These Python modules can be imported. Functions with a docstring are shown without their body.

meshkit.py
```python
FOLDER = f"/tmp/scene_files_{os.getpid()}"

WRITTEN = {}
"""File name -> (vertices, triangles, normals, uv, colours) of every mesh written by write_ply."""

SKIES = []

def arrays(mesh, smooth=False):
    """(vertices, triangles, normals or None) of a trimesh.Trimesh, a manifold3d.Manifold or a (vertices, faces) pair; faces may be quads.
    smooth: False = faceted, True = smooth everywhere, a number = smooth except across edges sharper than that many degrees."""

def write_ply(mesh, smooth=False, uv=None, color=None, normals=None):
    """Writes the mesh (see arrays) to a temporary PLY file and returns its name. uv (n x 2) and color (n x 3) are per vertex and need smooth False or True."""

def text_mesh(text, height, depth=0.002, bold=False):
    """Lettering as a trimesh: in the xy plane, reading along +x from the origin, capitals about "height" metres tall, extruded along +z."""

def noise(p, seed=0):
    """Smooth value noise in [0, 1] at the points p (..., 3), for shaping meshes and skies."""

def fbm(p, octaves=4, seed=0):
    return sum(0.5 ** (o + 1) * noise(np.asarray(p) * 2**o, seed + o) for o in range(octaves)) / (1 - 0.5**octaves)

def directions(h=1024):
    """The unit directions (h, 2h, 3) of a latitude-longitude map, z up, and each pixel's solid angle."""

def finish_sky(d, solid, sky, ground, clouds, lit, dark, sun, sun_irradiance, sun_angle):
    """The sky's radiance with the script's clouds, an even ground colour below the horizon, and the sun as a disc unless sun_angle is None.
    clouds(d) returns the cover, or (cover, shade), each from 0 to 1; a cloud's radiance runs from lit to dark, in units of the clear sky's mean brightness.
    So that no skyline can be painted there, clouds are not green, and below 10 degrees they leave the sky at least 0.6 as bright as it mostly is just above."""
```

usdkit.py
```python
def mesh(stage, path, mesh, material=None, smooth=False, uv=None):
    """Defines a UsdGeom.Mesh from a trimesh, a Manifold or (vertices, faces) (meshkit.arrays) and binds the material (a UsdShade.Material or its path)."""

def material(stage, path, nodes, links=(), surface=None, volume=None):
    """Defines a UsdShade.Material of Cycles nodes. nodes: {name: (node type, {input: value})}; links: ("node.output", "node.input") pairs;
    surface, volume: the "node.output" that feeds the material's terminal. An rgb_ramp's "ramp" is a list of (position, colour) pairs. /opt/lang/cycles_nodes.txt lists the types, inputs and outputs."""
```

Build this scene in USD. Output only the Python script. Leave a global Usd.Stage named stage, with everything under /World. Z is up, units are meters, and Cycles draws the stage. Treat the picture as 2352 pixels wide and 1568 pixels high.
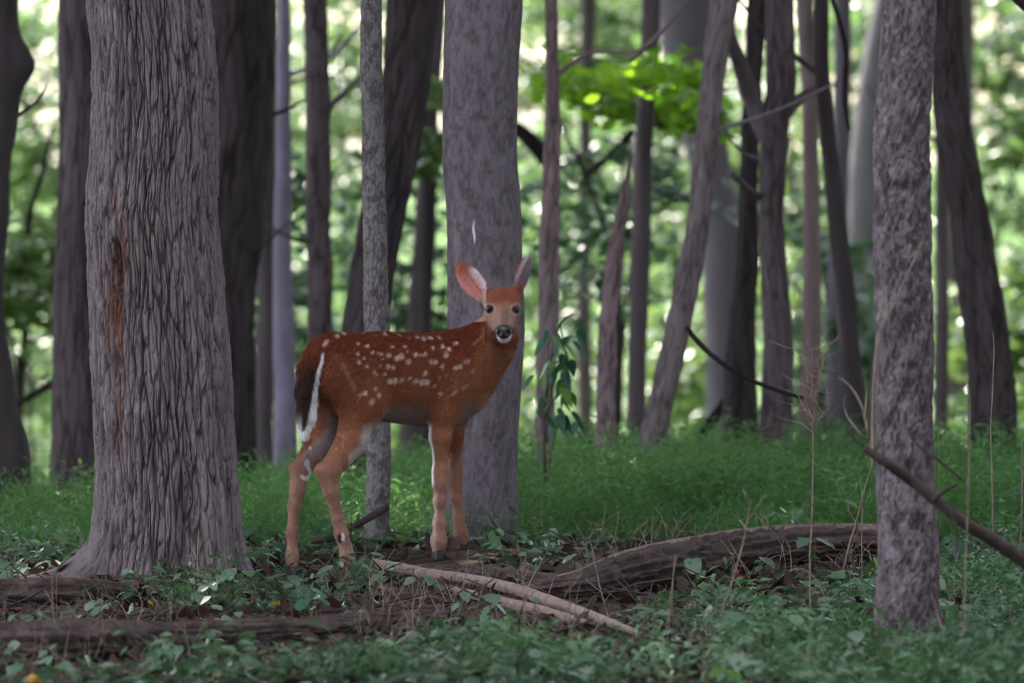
import math
import numpy as np
import trimesh
from scipy.spatial import cKDTree
from pxr import Gf, Sdf, Usd, UsdGeom, UsdLux, UsdShade, Vt
import usdkit, meshkit

stage = Usd.Stage.CreateInMemory()
UsdGeom.SetStageUpAxis(stage, UsdGeom.Tokens.z)
UsdGeom.SetStageMetersPerUnit(stage, 1.0)
UsdGeom.Xform.Define(stage, '/World')
UsdGeom.Scope.Define(stage, '/World/Looks')

# ------------------------------------------------------------------ camera, sky, sun, exposure
CAM_H = 1.16
FPX = 17100.0                       # focal length in the measuring pixels (picture 2352 x 1568 wide)
PITCH = math.atan((784 - 300) / FPX)
EXPOSURE = 1.9
SKY_STRENGTH = 0.15
SUN_INTENSITY = 1.1
SUN_DIR = np.array([-0.42, 0.62, 0.74]); SUN_DIR /= np.linalg.norm(SUN_DIR)    # towards the sun
SUN_EL = math.asin(SUN_DIR[2]); SUN_ROT = math.atan2(SUN_DIR[0], SUN_DIR[1])

cam = UsdGeom.Camera.Define(stage, '/World/camera')
cam.CreateHorizontalApertureAttr(23.5)
cam.CreateVerticalApertureAttr(23.5 * 682 / 1024)
cam.CreateFocalLengthAttr(23.5 * FPX / 2352)
cam.CreateClippingRangeAttr(Gf.Vec2f(0.5, 3000))
cam.CreateFStopAttr(3.7)
cam.CreateFocusDistanceAttr(18.75)
cam.CreateExposureAttr(EXPOSURE)
_x = UsdGeom.Xformable(cam)
_x.AddTranslateOp().Set(Gf.Vec3d(0, 0, CAM_H))
_x.AddRotateXOp().Set(90 - math.degrees(PITCH))

usdkit.material(stage, '/World/Looks/sky_air', {
    'sky': ('sky_texture', {'sky_type': 'single_scattering', 'sun_disc': False, 'sun_elevation': SUN_EL, 'sun_rotation': SUN_ROT, 'aerosol_density': 2.0}),
    'tc': ('texture_coordinate', {}),
    'n': ('noise_texture', {'scale': 2.2, 'detail': 5.0, 'roughness': 0.55}),
    'r': ('rgb_ramp', {'ramp': [(0.40, (0, 0, 0)), (0.62, (1, 1, 1))]}),
    'm': ('mix_color', {'b': (9.0, 9.2, 9.6), 'use_clamp': False}),
    'bg': ('background_shader', {'strength': SKY_STRENGTH})},
    [('tc.generated', 'n.vector'), ('n.fac', 'r.fac'), ('r.color', 'm.fac'), ('sky.color', 'm.a'), ('m.result', 'bg.color')], surface='bg.background')
dome = UsdLux.DomeLight.Define(stage, '/World/sky')
UsdShade.MaterialBindingAPI.Apply(dome.GetPrim()).Bind(UsdShade.Material.Get(stage, '/World/Looks/sky_air'))
dome.GetPrim().SetCustomDataByKey('kind', 'structure')
sun = UsdLux.DistantLight.Define(stage, '/World/sun')
sun.CreateNormalizeAttr(True); sun.CreateIntensityAttr(SUN_INTENSITY); sun.CreateAngleAttr(0.5)
sun.CreateColorAttr(Gf.Vec3f(1.0, 0.94, 0.84))
_r = Gf.Rotation(Gf.Vec3d(0, 0, 1), Gf.Vec3d(*map(float, SUN_DIR)))
UsdGeom.Xformable(sun).AddTransformOp().Set(Gf.Matrix4d().SetRotate(_r))

# ------------------------------------------------------------------ measuring helpers
CP, SP = math.cos(PITCH), math.sin(PITCH)

def P(vx, vy, Y):
    """The world point at depth Y that the photograph shows at (vx, vy)."""
    a = (np.asarray(vx, float) - 1176) / FPX; b = (784 - np.asarray(vy, float)) / FPX
    dy = CP + b * SP; dz = -SP + b * CP
    t = np.asarray(Y, float) / dy
    return np.stack([a * t, np.broadcast_to(np.asarray(Y, float), np.shape(a * t)), CAM_H + dz * t], -1)

def V(p):
    """Inverse of P."""
    p = np.asarray(p, float); x, y, z = p[..., 0], p[..., 1], p[..., 2] - CAM_H
    f = y * CP - z * SP; u = y * SP + z * CP
    return 1176 + x / f * FPX, 784 - u / f * FPX

def smooth(a, b, x):
    t = np.clip((np.asarray(x, float) - a) / (b - a), 0, 1)
    return t * t * (3 - 2 * t)

HOOVES = dict(near_hind=(812, 1340, 19.86), far_hind=(671, 1318, 19.96), near_front=(1009, 1284, 19.98), far_front=(1062, 1262, 20.16))
_bx = []; _bz = []
for vx, vy, Y in list(HOOVES.values()) + [(330, 1322, 19.0), (1100, 1250, 20.75), (2090, 1492, 16.6), (868, 1262, 20.6)]:
    q = P(vx, vy, Y); _bx.append(q[:2]); _bz.append(q[2])
_bx = np.array(_bx); _bz = np.array(_bz)
_K = np.exp(-((_bx[:, None] - _bx[None]) ** 2).sum(-1) / (2 * 0.30 ** 2)) + 0.02 * np.eye(len(_bx))

def ground_base(x, y):
    x = np.asarray(x, float); y = np.asarray(y, float)
    d = np.clip(y - 21.5, 0, None)
    z = np.where(d < 9, -0.0043 * d * d, -0.0043 * 81 - 0.0774 * (d - 9))
    z = np.maximum(z, -3.2 + 0.0 * y)
    z = z - 0.09 * smooth(20.3, 23.5, y) * np.clip(0.45 - x, 0, 2.5) * (1 - smooth(60, 120, y))
    return z

_w = np.linalg.solve(_K, _bz - ground_base(_bx[:, 0], _bx[:, 1]))

def ground(x, y):
    x = np.asarray(x, float); y = np.asarray(y, float)
    z = ground_base(x, y)
    d2 = (x[..., None] - _bx[:, 0]) ** 2 + (y[..., None] - _bx[:, 1]) ** 2
    return z + (np.exp(-d2 / (2 * 0.30 ** 2)) * _w).sum(-1)

def G(vx, vy):
    """The ground point that the photograph shows at (vx, vy)."""
    Y = np.arange(13, 40, 0.02)
    q = P(np.full(len(Y), float(vx)), np.full(len(Y), float(vy)), Y)
    k = np.nonzero(q[:, 2] < ground(q[:, 0], q[:, 1]))[0]
    k = k[0] if len(k) else len(Y) - 1
    return q[k]

# ------------------------------------------------------------------ scene helpers
_count = {}

def numbered(path):
    n = _count.get(path, 0); _count[path] = n + 1
    return path if n == 0 else f'{path}_{n:03d}'

def tag(prim, label=None, cat=None, group=None, kind=None):
    for k, v in (('label', label), ('category', cat), ('group', group), ('kind', kind)):
        if v: prim.SetCustomDataByKey(k, v)
    return prim

class Thing:
    def __init__(self, name, label, cat, loc, group=None, kind=None):
        self.path = numbered('/World/' + name); self.loc = np.asarray(loc, float)
        x = UsdGeom.Xform.Define(stage, self.path)
        x.AddTranslateOp().Set(Gf.Vec3d(*map(float, self.loc)))
        self.prim = tag(x.GetPrim(), label, cat, group, kind)

    def part(self, name, mesh, mat, smooth=False, primvars=None, kind=None, label=None, under=None):
        """A part, its vertices given in world coordinates."""
        v, f = (np.asarray(mesh.vertices), np.asarray(mesh.faces)) if hasattr(mesh, 'vertices') else (np.asarray(mesh[0], float), np.asarray(mesh[1], int))
        path = numbered((under or self.path) + '/' + name)
        put(path, (v - self.loc, f), mat, smooth, primvars)
        tag(stage.GetPrimAtPath(path), label, None, None, kind)
        return path

def put(path, mesh, mat, smooth=False, primvars=None):
    m = usdkit.mesh(stage, path, mesh, mat if mat is None or not isinstance(mat, str) else '/World/Looks/' + mat, smooth)
    for k, (val, what) in (primvars or {}).items():
        t = Sdf.ValueTypeNames.Color3fArray if np.ndim(val) == 2 else Sdf.ValueTypeNames.FloatArray
        pv = UsdGeom.PrimvarsAPI(m).CreatePrimvar(k, t, what)
        pv.Set(Vt.Vec3fArray.FromNumpy(np.asarray(val, np.float32)) if np.ndim(val) == 2 else Vt.FloatArray.FromNumpy(np.asarray(val, np.float32)))
    return m

def single(name, mesh, mat, label=None, cat=None, group=None, kind=None, smooth=False, primvars=None, loc=None):
    v, f = (np.asarray(mesh.vertices), np.asarray(mesh.faces)) if hasattr(mesh, 'vertices') else mesh
    loc = np.zeros(3) if loc is None else np.asarray(loc, float)
    path = numbered('/World/' + name)
    m = put(path, (v - loc, f), mat, smooth, primvars)
    if np.any(loc): m.AddTranslateOp().Set(Gf.Vec3d(*map(float, loc)))
    return tag(m.GetPrim(), label, cat, group, kind)

def join(meshes):
    vs, fs, n = [], [], 0
    for v, f in meshes:
        vs.append(v); fs.append(np.asarray(f) + n); n += len(v)
    return np.vstack(vs), np.vstack(fs)

def frames(pts):
    pts = np.asarray(pts, float)
    t = np.gradient(pts, axis=0); t /= np.linalg.norm(t, axis=1, keepdims=True) + 1e-12
    up = np.array([0, 0, 1.0]) if abs(t[:, 2]).mean() < 0.8 else np.array([0, 1.0, 0])
    a = np.cross(up, t); a /= np.linalg.norm(a, axis=1, keepdims=True) + 1e-12
    return t, a, np.cross(t, a)

def tube(pts, radii, n=7, cap=True, bumpy=0.0, seed=0):
    pts = np.asarray(pts, float); radii = np.broadcast_to(radii, len(pts)).astype(float)
    t, a, b = frames(pts)
    th = np.arange(n) / n * 2 * np.pi
    rr = radii[:, None] * np.ones(n)
    if bumpy:
        q = np.stack([np.cos(th)[None] * 2 + 0 * rr, np.sin(th)[None] * 2 + 0 * rr, np.cumsum(np.r_[0, np.linalg.norm(np.diff(pts, axis=0), axis=1)])[:, None] / (radii.mean() * 2.2) + 0 * rr], -1)
        rr = rr * (1 + bumpy * (meshkit.fbm(q, 3, seed) - 0.5) * 2)
    v = pts[:, None] + rr[..., None] * (np.cos(th)[None, :, None] * a[:, None] + np.sin(th)[None, :, None] * b[:, None])
    v = v.reshape(-1, 3); m = len(pts)
    i = np.arange(m - 1)[:, None] * n; j = np.arange(n)[None]; k = (j + 1) % n
    q = np.stack([i + j, i + k, i + n + k, i + n + j], -1).reshape(-1, 4)
    f = np.vstack([q[:, [0, 1, 2]], q[:, [0, 2, 3]]])
    if cap:
        v = np.vstack([v, pts[:1], pts[-1:]]); c0, c1 = m * n, m * n + 1
        j = np.arange(n); k = (j + 1) % n
        f = np.vstack([f, np.stack([np.full(n, c0), k, j], -1), np.stack([np.full(n, c1), (m - 1) * n + j, (m - 1) * n + k], -1)])
    return v, f

def spline(pts, n):
    """Catmull-Rom through pts, n points."""
    from scipy.interpolate import CubicSpline, PchipInterpolator
    pts = np.asarray(pts, float)
    if len(pts) < 3:
        return pts[0] + (pts[-1] - pts[0]) * np.linspace(0, 1, n)[:, None]
    s = np.r_[0, np.cumsum(np.linalg.norm(np.diff(pts, axis=0), axis=1) ** 0.7)]
    return PchipInterpolator(s, pts)(np.linspace(0, s[-1], n))

# ------------------------------------------------------------------ materials
def M(name, nodes, links, surface='p.BSDF'):
    return usdkit.material(stage, '/World/Looks/' + name, nodes, links, surface=surface)

def bark_material(name, dark, light, tint, scale=18.0, stretch=0.16, lichen=None, lich_amt=0.5, lich_scale=26.0, lich_at=0.52, rough=0.92, vein=1.0, blotch=3.0):
    """Bark: the furrow primvar (1 on the plates, 0 in the cracks) and streaks of grain along the trunk."""
    nodes = {
        'g': ('geometry', {}), 'map': ('mapping', {'scale': (1, 1, stretch)}),
        'n1': ('noise_texture', {'scale': scale, 'detail': 6.0, 'roughness': 0.65}),
        'n2': ('noise_texture', {'scale': blotch, 'detail': 4.0}),
        'n3': ('noise_texture', {'scale': scale * 5, 'detail': 4.0, 'roughness': 0.7}),
        'r1': ('rgb_ramp', {'ramp': [(0.32, dark), (0.66, light)]}),
        'r2': ('rgb_ramp', {'ramp': [(0.35, (0, 0, 0)), (0.7, (1, 1, 1))]}),
        'a': ('attribute', {'attribute': 'furrow'}),
        'rf': ('rgb_ramp', {'ramp': [(0.0, tuple(0.55 * c for c in dark)), (0.55, (1, 1, 1))]}),
        'mt': ('mix_color', {'b': tint}),
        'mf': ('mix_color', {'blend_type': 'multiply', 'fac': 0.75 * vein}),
        'rfm': ('rgb_ramp', {'ramp': [(0.0, (0.20, 0.17, 0.17)), (0.35, (0.62, 0.58, 0.58)), (0.7, (1.05, 1.05, 1.05))]}),  # cracks darker: partly bark colour, partly shade put into the colour
        'h': ('math', {'math_type': 'add'}),
        'b': ('bump', {'strength': 0.55, 'distance': 0.012}),
        'p': ('principled_bsdf', {'roughness': rough, 'specular_ior_level': 0.18})}
    links = [('g.position', 'map.vector'), ('map.vector', 'n1.vector'), ('g.position', 'n2.vector'), ('map.vector', 'n3.vector'),
             ('n1.fac', 'r1.fac'), ('n2.fac', 'r2.fac'), ('r2.color', 'mt.fac'), ('r1.color', 'mt.a'),
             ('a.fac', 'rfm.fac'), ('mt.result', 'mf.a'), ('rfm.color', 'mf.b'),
             ('n1.fac', 'h.value1'), ('n3.fac', 'h.value2'), ('h.value', 'b.height'), ('b.normal', 'p.normal')]
    last = 'mf.result'
    del nodes['rf']
    if lichen is not None:
        nodes |= {'v': ('noise_texture', {'scale': lich_scale, 'detail': 5.0, 'roughness': 0.7}), 'rv': ('rgb_ramp', {'ramp': [(lich_at, (0, 0, 0)), (lich_at + 0.07, (lich_amt,) * 3)]}), 'ml': ('mix_color', {'b': lichen})}
        links += [('g.position', 'v.vector'), ('v.fac', 'rv.fac'), ('rv.color', 'ml.fac'), (last, 'ml.a')]
        last = 'ml.result'
    nodes |= {'st': ('attribute', {'attribute': 'stain'}), 'ms': ('mix_color', {'b': (0.14, 0.052, 0.026)})}
    links += [('st.fac', 'ms.fac'), (last, 'ms.a'), ('ms.result', 'p.base_color')]
    return M(name, nodes, links)

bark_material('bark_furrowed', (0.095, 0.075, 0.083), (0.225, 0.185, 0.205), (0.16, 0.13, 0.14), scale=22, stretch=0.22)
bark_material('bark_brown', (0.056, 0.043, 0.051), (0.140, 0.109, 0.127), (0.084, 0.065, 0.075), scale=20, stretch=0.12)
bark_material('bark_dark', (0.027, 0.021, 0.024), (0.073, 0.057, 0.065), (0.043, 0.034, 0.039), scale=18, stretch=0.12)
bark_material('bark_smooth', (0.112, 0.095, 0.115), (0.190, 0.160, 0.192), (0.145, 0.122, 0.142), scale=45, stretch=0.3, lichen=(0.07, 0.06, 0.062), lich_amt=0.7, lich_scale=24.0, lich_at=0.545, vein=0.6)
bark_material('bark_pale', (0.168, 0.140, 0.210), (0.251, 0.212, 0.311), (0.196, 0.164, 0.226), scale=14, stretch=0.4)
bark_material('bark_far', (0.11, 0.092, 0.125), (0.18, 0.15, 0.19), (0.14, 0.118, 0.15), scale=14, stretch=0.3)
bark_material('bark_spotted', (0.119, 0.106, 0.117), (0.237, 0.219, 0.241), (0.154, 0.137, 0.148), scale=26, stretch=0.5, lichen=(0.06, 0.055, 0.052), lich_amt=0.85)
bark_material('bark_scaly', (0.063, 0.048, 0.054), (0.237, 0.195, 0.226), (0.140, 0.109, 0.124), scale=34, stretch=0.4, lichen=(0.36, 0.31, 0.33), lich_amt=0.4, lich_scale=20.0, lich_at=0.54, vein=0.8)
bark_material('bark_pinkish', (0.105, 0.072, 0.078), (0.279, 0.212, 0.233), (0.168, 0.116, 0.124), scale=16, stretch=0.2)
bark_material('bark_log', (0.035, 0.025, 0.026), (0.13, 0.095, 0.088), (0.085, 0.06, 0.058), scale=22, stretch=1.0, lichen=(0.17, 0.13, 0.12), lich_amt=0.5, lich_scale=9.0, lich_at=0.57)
bark_material('bark_lit_rim', (0.10, 0.072, 0.066), (0.30, 0.225, 0.20), (0.19, 0.14, 0.125), scale=40, stretch=1.0)  # paler tone for the log top: light from above put into the colour
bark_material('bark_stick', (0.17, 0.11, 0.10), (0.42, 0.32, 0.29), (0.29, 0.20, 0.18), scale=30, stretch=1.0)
bark_material('bark_twig', (0.10, 0.08, 0.078), (0.24, 0.20, 0.19), (0.15, 0.12, 0.115), scale=40, stretch=1.0)

def leaf_material(name, ramp, transl=0.45, rough=0.45, spec=0.35, tboost=1.5, veins=False):
    nodes = {'g': ('geometry', {}), 'r': ('rgb_ramp', {'ramp': ramp}),
             'n': ('noise_texture', {'scale': 1.3, 'detail': 2.0}), 'hs': ('hsv', {'hue': 0.5, 'saturation': 1.0}),
             'mr': ('map_range', {'from_min': 0.3, 'from_max': 0.7, 'to_min': 0.62, 'to_max': 1.38}),
             'hs2': ('hsv', {'hue': 0.485, 'saturation': 1.15, 'value': tboost}),
             'p': ('principled_bsdf', {'roughness': rough, 'specular_ior_level': spec}),
             't': ('translucent_bsdf', {}), 'm': ('mix_closure', {'fac': transl})}
    links = [('g.random_per_island', 'r.fac'), ('g.position', 'n.vector'), ('n.fac', 'mr.value'), ('mr.result', 'hs.value'), ('r.color', 'hs.color'),
             ('hs.color', 'p.base_color'), ('hs.color', 'hs2.color'), ('hs2.color', 't.color'), ('p.BSDF', 'm.closure1'), ('t.BSDF', 'm.closure2')]
    return M(name, nodes, links, surface='m.closure')

leaf_material('leaf_sunny', [(0, (0.07, 0.12, 0.045)), (0.5, (0.175, 0.215, 0.07)), (0.8, (0.30, 0.30, 0.11)), (1, (0.44, 0.38, 0.17))], transl=0.5, tboost=1.9, rough=0.35, spec=0.8)  # paler and yellower: sunlit look put into the leaf colour
leaf_material('leaf_shade', [(0, (0.06, 0.115, 0.06)), (0.6, (0.10, 0.17, 0.095)), (1, (0.15, 0.22, 0.14))], transl=0.35, rough=0.4, spec=0.5)  # greyer green: shaded look put into the leaf colour
leaf_material('leaf_mid', [(0, (0.09, 0.15, 0.05)), (0.7, (0.15, 0.22, 0.075)), (1, (0.25, 0.28, 0.11))], transl=0.5, tboost=1.6, rough=0.35, spec=0.8)
leaf_material('leaf_canopy', [(0, (0.05, 0.085, 0.03)), (1, (0.08, 0.12, 0.04))], transl=0.1, tboost=1.0)
leaf_material('leaf_bright', [(0, (0.15, 0.28, 0.05)), (1, (0.25, 0.40, 0.09))], transl=0.55, tboost=2.2)
leaf_material('leaf_plant', [(0, (0.11, 0.18, 0.12)), (1, (0.19, 0.27, 0.19))], transl=0.25, rough=0.36, spec=0.8)
leaf_material('leaf_dark', [(0, (0.03, 0.085, 0.05)), (1, (0.05, 0.12, 0.07))], transl=0.2, rough=0.42, spec=0.5)
leaf_material('leaf_fresh', [(0, (0.08, 0.17, 0.035)), (1, (0.13, 0.24, 0.05))], transl=0.35)
leaf_material('leaf_yellow', [(0, (0.50, 0.27, 0.03)), (1, (0.6, 0.36, 0.05))], transl=0.3)
leaf_material('leaf_red', [(0, (0.32, 0.10, 0.06)), (1, (0.38, 0.13, 0.08))], transl=0.2, rough=0.7)
leaf_material('leaf_brown', [(0, (0.055, 0.034, 0.03)), (0.6, (0.12, 0.075, 0.062)), (1, (0.24, 0.155, 0.12))], transl=0.08, rough=0.8, spec=0.2)
leaf_material('grass_blade', [(0, (0.085, 0.19, 0.065)), (0.6, (0.165, 0.31, 0.115)), (1, (0.25, 0.41, 0.165))], transl=0.45, rough=0.5, spec=0.35)
leaf_material('ivy_leaf', [(0, (0.06, 0.12, 0.06)), (0.6, (0.12, 0.19, 0.11)), (1, (0.22, 0.30, 0.20))], transl=0.2, rough=0.36, spec=0.8)
leaf_material('grass_pale', [(0, (0.11, 0.20, 0.075)), (1, (0.22, 0.33, 0.13))], transl=0.4, rough=0.5, spec=0.4)
leaf_material('grass_front', [(0, (0.07, 0.145, 0.065)), (0.6, (0.14, 0.235, 0.115)), (1, (0.25, 0.36, 0.18))], transl=0.3, rough=0.42, spec=0.6)
M('pale_wood', {'p': ('principled_bsdf', {'base_color': (0.6, 0.56, 0.62), 'roughness': 0.8})}, [])
M('dry_stem', {'g': ('geometry', {}), 'n': ('noise_texture', {'scale': 30.0}), 'r': ('rgb_ramp', {'ramp': [(0.3, (0.12, 0.085, 0.072)), (0.7, (0.27, 0.20, 0.165))]}), 'p': ('principled_bsdf', {'roughness': 0.8})},
  [('g.position', 'n.vector'), ('n.fac', 'r.fac'), ('r.color', 'p.base_color')])
M('forest_floor', {
    'g': ('geometry', {}), 'n1': ('noise_texture', {'scale': 9.0, 'detail': 7.0, 'roughness': 0.7}), 'v': ('voronoi_texture', {'scale': 26.0}),
    'sv': ('separate_color', {}), 'r1': ('rgb_ramp', {'ramp': [(0.3, (0.030, 0.021, 0.018)), (0.55, (0.075, 0.050, 0.043)), (0.75, (0.13, 0.085, 0.07))]}),
    'r2': ('rgb_ramp', {'ramp': [(0.0, (0.035, 0.024, 0.02)), (0.6, (0.10, 0.062, 0.05)), (1.0, (0.20, 0.13, 0.10))]}), 'm': ('mix_color', {'fac': 0.5}),
    'sx': ('separate_xyz', {}), 'far': ('map_range', {'from_min': 21.0, 'from_max': 27.0, 'clamp': True}), 'n4': ('noise_texture', {'scale': 1.5, 'detail': 5.0}),
    'rg': ('rgb_ramp', {'ramp': [(0.35, (0.045, 0.10, 0.025)), (0.65, (0.12, 0.19, 0.05))]}), 'mg': ('mix_color', {}),
    'b': ('bump', {'strength': 0.8, 'distance': 0.02}), 'p': ('principled_bsdf', {'roughness': 0.95, 'specular_ior_level': 0.15})},
  [('g.position', 'n1.vector'), ('g.position', 'v.vector'), ('g.position', 'n4.vector'), ('n1.fac', 'r1.fac'), ('v.color', 'sv.color'), ('sv.r', 'r2.fac'), ('r1.color', 'm.a'), ('r2.color', 'm.b'),
   ('g.position', 'sx.vector'), ('sx.y', 'far.value'), ('far.result', 'mg.fac'), ('n4.fac', 'rg.fac'), ('m.result', 'mg.a'), ('rg.color', 'mg.b'), ('mg.result', 'p.base_color'),
   ('n1.fac', 'b.height'), ('b.normal', 'p.normal')])
M('coat', {'a': ('attribute', {'attribute': 'coat'}), 'g': ('geometry', {}), 'n': ('noise_texture', {'scale': 160.0, 'detail': 4.0, 'roughness': 0.7}),
           'n2': ('noise_texture', {'scale': 30.0, 'detail': 3.0}), 'ad': ('math', {'math_type': 'add'}),
           'mr': ('map_range', {'from_min': 0.7, 'from_max': 1.3, 'to_min': 0.72, 'to_max': 1.28}), 'hs': ('hsv', {}),
           'b': ('bump', {'strength': 0.35, 'distance': 0.004}), 'p': ('principled_bsdf', {'roughness': 0.75, 'specular_ior_level': 0.2, 'sheen_weight': 0.15, 'sheen_roughness': 0.4, 'sheen_tint': (1.0, 0.8, 0.7)})},
  [('g.position', 'n.vector'), ('g.position', 'n2.vector'), ('n.fac', 'ad.value1'), ('n2.fac', 'ad.value2'), ('ad.value', 'mr.value'), ('mr.result', 'hs.value'), ('a.color', 'hs.color'), ('hs.color', 'p.base_color'), ('n.fac', 'b.height'), ('b.normal', 'p.normal')])
M('fur_hair', {'a': ('attribute', {'attribute': 'coat'}), 'p': ('principled_bsdf', {'roughness': 0.6, 'specular_ior_level': 0.25})}, [('a.color', 'p.base_color')])
M('wet_nose', {'g': ('geometry', {}), 'n': ('noise_texture', {'scale': 400.0, 'detail': 2.0}), 'b': ('bump', {'strength': 0.3, 'distance': 0.001}), 'p': ('principled_bsdf', {'base_color': (0.012, 0.011, 0.014), 'roughness': 0.32, 'specular_ior_level': 0.6})},
  [('g.position', 'n.vector'), ('n.fac', 'b.height'), ('b.normal', 'p.normal')])
M('eye_black', {'p': ('principled_bsdf', {'base_color': (0.008, 0.006, 0.006), 'roughness': 0.22, 'specular_ior_level': 0.4})}, [])
M('hoof_horn', {'p': ('principled_bsdf', {'base_color': (0.03, 0.024, 0.024), 'roughness': 0.4})}, [])

# ------------------------------------------------------------------ the ground
def axis(core, step, out, g=1.22):
    a = list(np.arange(core[0], core[1] + 1e-9, step)); s = step
    while a[-1] < out[1]: s *= g; a.append(a[-1] + s)
    s = step
    while a[0] > out[0]: s *= g; a.insert(0, a[0] - s)
    return np.array(a)

gx = axis((-1.9, 1.9), 0.03, (-500, 500)); gy = axis((14.8, 24.0), 0.03, (-300, 900), 1.12)
X, Yg = np.meshgrid(gx, gy)
Z = ground(X, Yg)
near = np.exp(-np.clip(np.abs(X) - 2.2, 0, None)) * np.exp(-np.clip(np.abs(Yg - 19) - 6, 0, None))
_n = meshkit.fbm(np.stack([X * 2.6, Yg * 2.6, 0 * X], -1), 5, 3) - 0.5
_hk = np.ones_like(X)
for q in _bx[:4]: _hk *= 1 - 0.9 * np.exp(-((X - q[0]) ** 2 + (Yg - q[1]) ** 2) / (2 * 0.08 ** 2))
Zn = Z + near * _n * 0.055 * _hk
nyv, nxv = X.shape
vi = np.arange(nxv * nyv).reshape(nyv, nxv)
gf = np.stack([vi[:-1, :-1], vi[:-1, 1:], vi[1:, 1:], vi[1:, :-1]], -1).reshape(-1, 4)
single('ground', (np.stack([X, Yg, Zn], -1).reshape(-1, 3), np.vstack([gf[:, [0, 1, 2]], gf[:, [0, 2, 3]]])), 'forest_floor', kind='structure', smooth=True)

# ------------------------------------------------------------------ foliage helpers
def leaves(centres, size, seed, flat=0.5, shape='broad', aspect=0.62):
    """Folded leaf blades (4 to 6 triangles each) at the centres, tilted about the horizontal by flat (0 = level)."""
    r = np.random.default_rng(seed); n = len(centres)
    s = np.broadcast_to(np.asarray(size, float), n) * r.uniform(0.7, 1.3, n)
    az = r.uniform(0, 2 * np.pi, n)
    d = np.stack([np.cos(az), np.sin(az), r.normal(-0.25, 0.35, n)], -1); d /= np.linalg.norm(d, axis=1, keepdims=True)
    up = np.stack([r.normal(0, flat, n), r.normal(0, flat, n), np.ones(n)], -1)
    a = np.cross(up, d); a /= np.linalg.norm(a, axis=1, keepdims=True)
    nn = np.cross(d, a)
    prof = np.array([(0, 0, 0), (0.33, 0.5, -0.06), (0.33, -0.5, -0.06), (0.4, 0, 0.03), (0.72, 0.36, -0.1), (0.72, -0.36, -0.1), (1.0, 0, -0.12)])
    tri = np.array([(0, 3, 1), (0, 2, 3), (3, 4, 1), (3, 2, 5), (3, 6, 4), (3, 5, 6)])
    v = centres[:, None] + s[:, None, None] * ((prof[None, :, 0:1] - 0.5) * d[:, None] + aspect * prof[None, :, 1:2] * a[:, None] + prof[None, :, 2:3] * nn[:, None])
    f = (np.arange(n)[:, None, None] * 7 + tri[None]).reshape(-1, 3)
    return v.reshape(-1, 3), f

def sprays(r, n, lo, hi, rad, per):
    """Leaf positions in n level sprays spread through the box lo..hi."""
    c = r.uniform(lo, hi, (n, 3)); out = []
    rd = r.uniform(0.6, 1.2, n) * rad
    for k in range(n):
        m = int(per * r.uniform(0.6, 1.4))
        q = r.normal(0, 0.5, (m, 2)) * rd[k]
        sl = r.normal(0, 0.22, 2)
        out.append(np.c_[c[k, 0] + q[:, 0], c[k, 1] + q[:, 1], c[k, 2] + q @ sl - 0.25 * (q ** 2).sum(1) / rd[k] + r.normal(0, 0.05 * rd[k], m)])
    return np.vstack(out)

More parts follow.
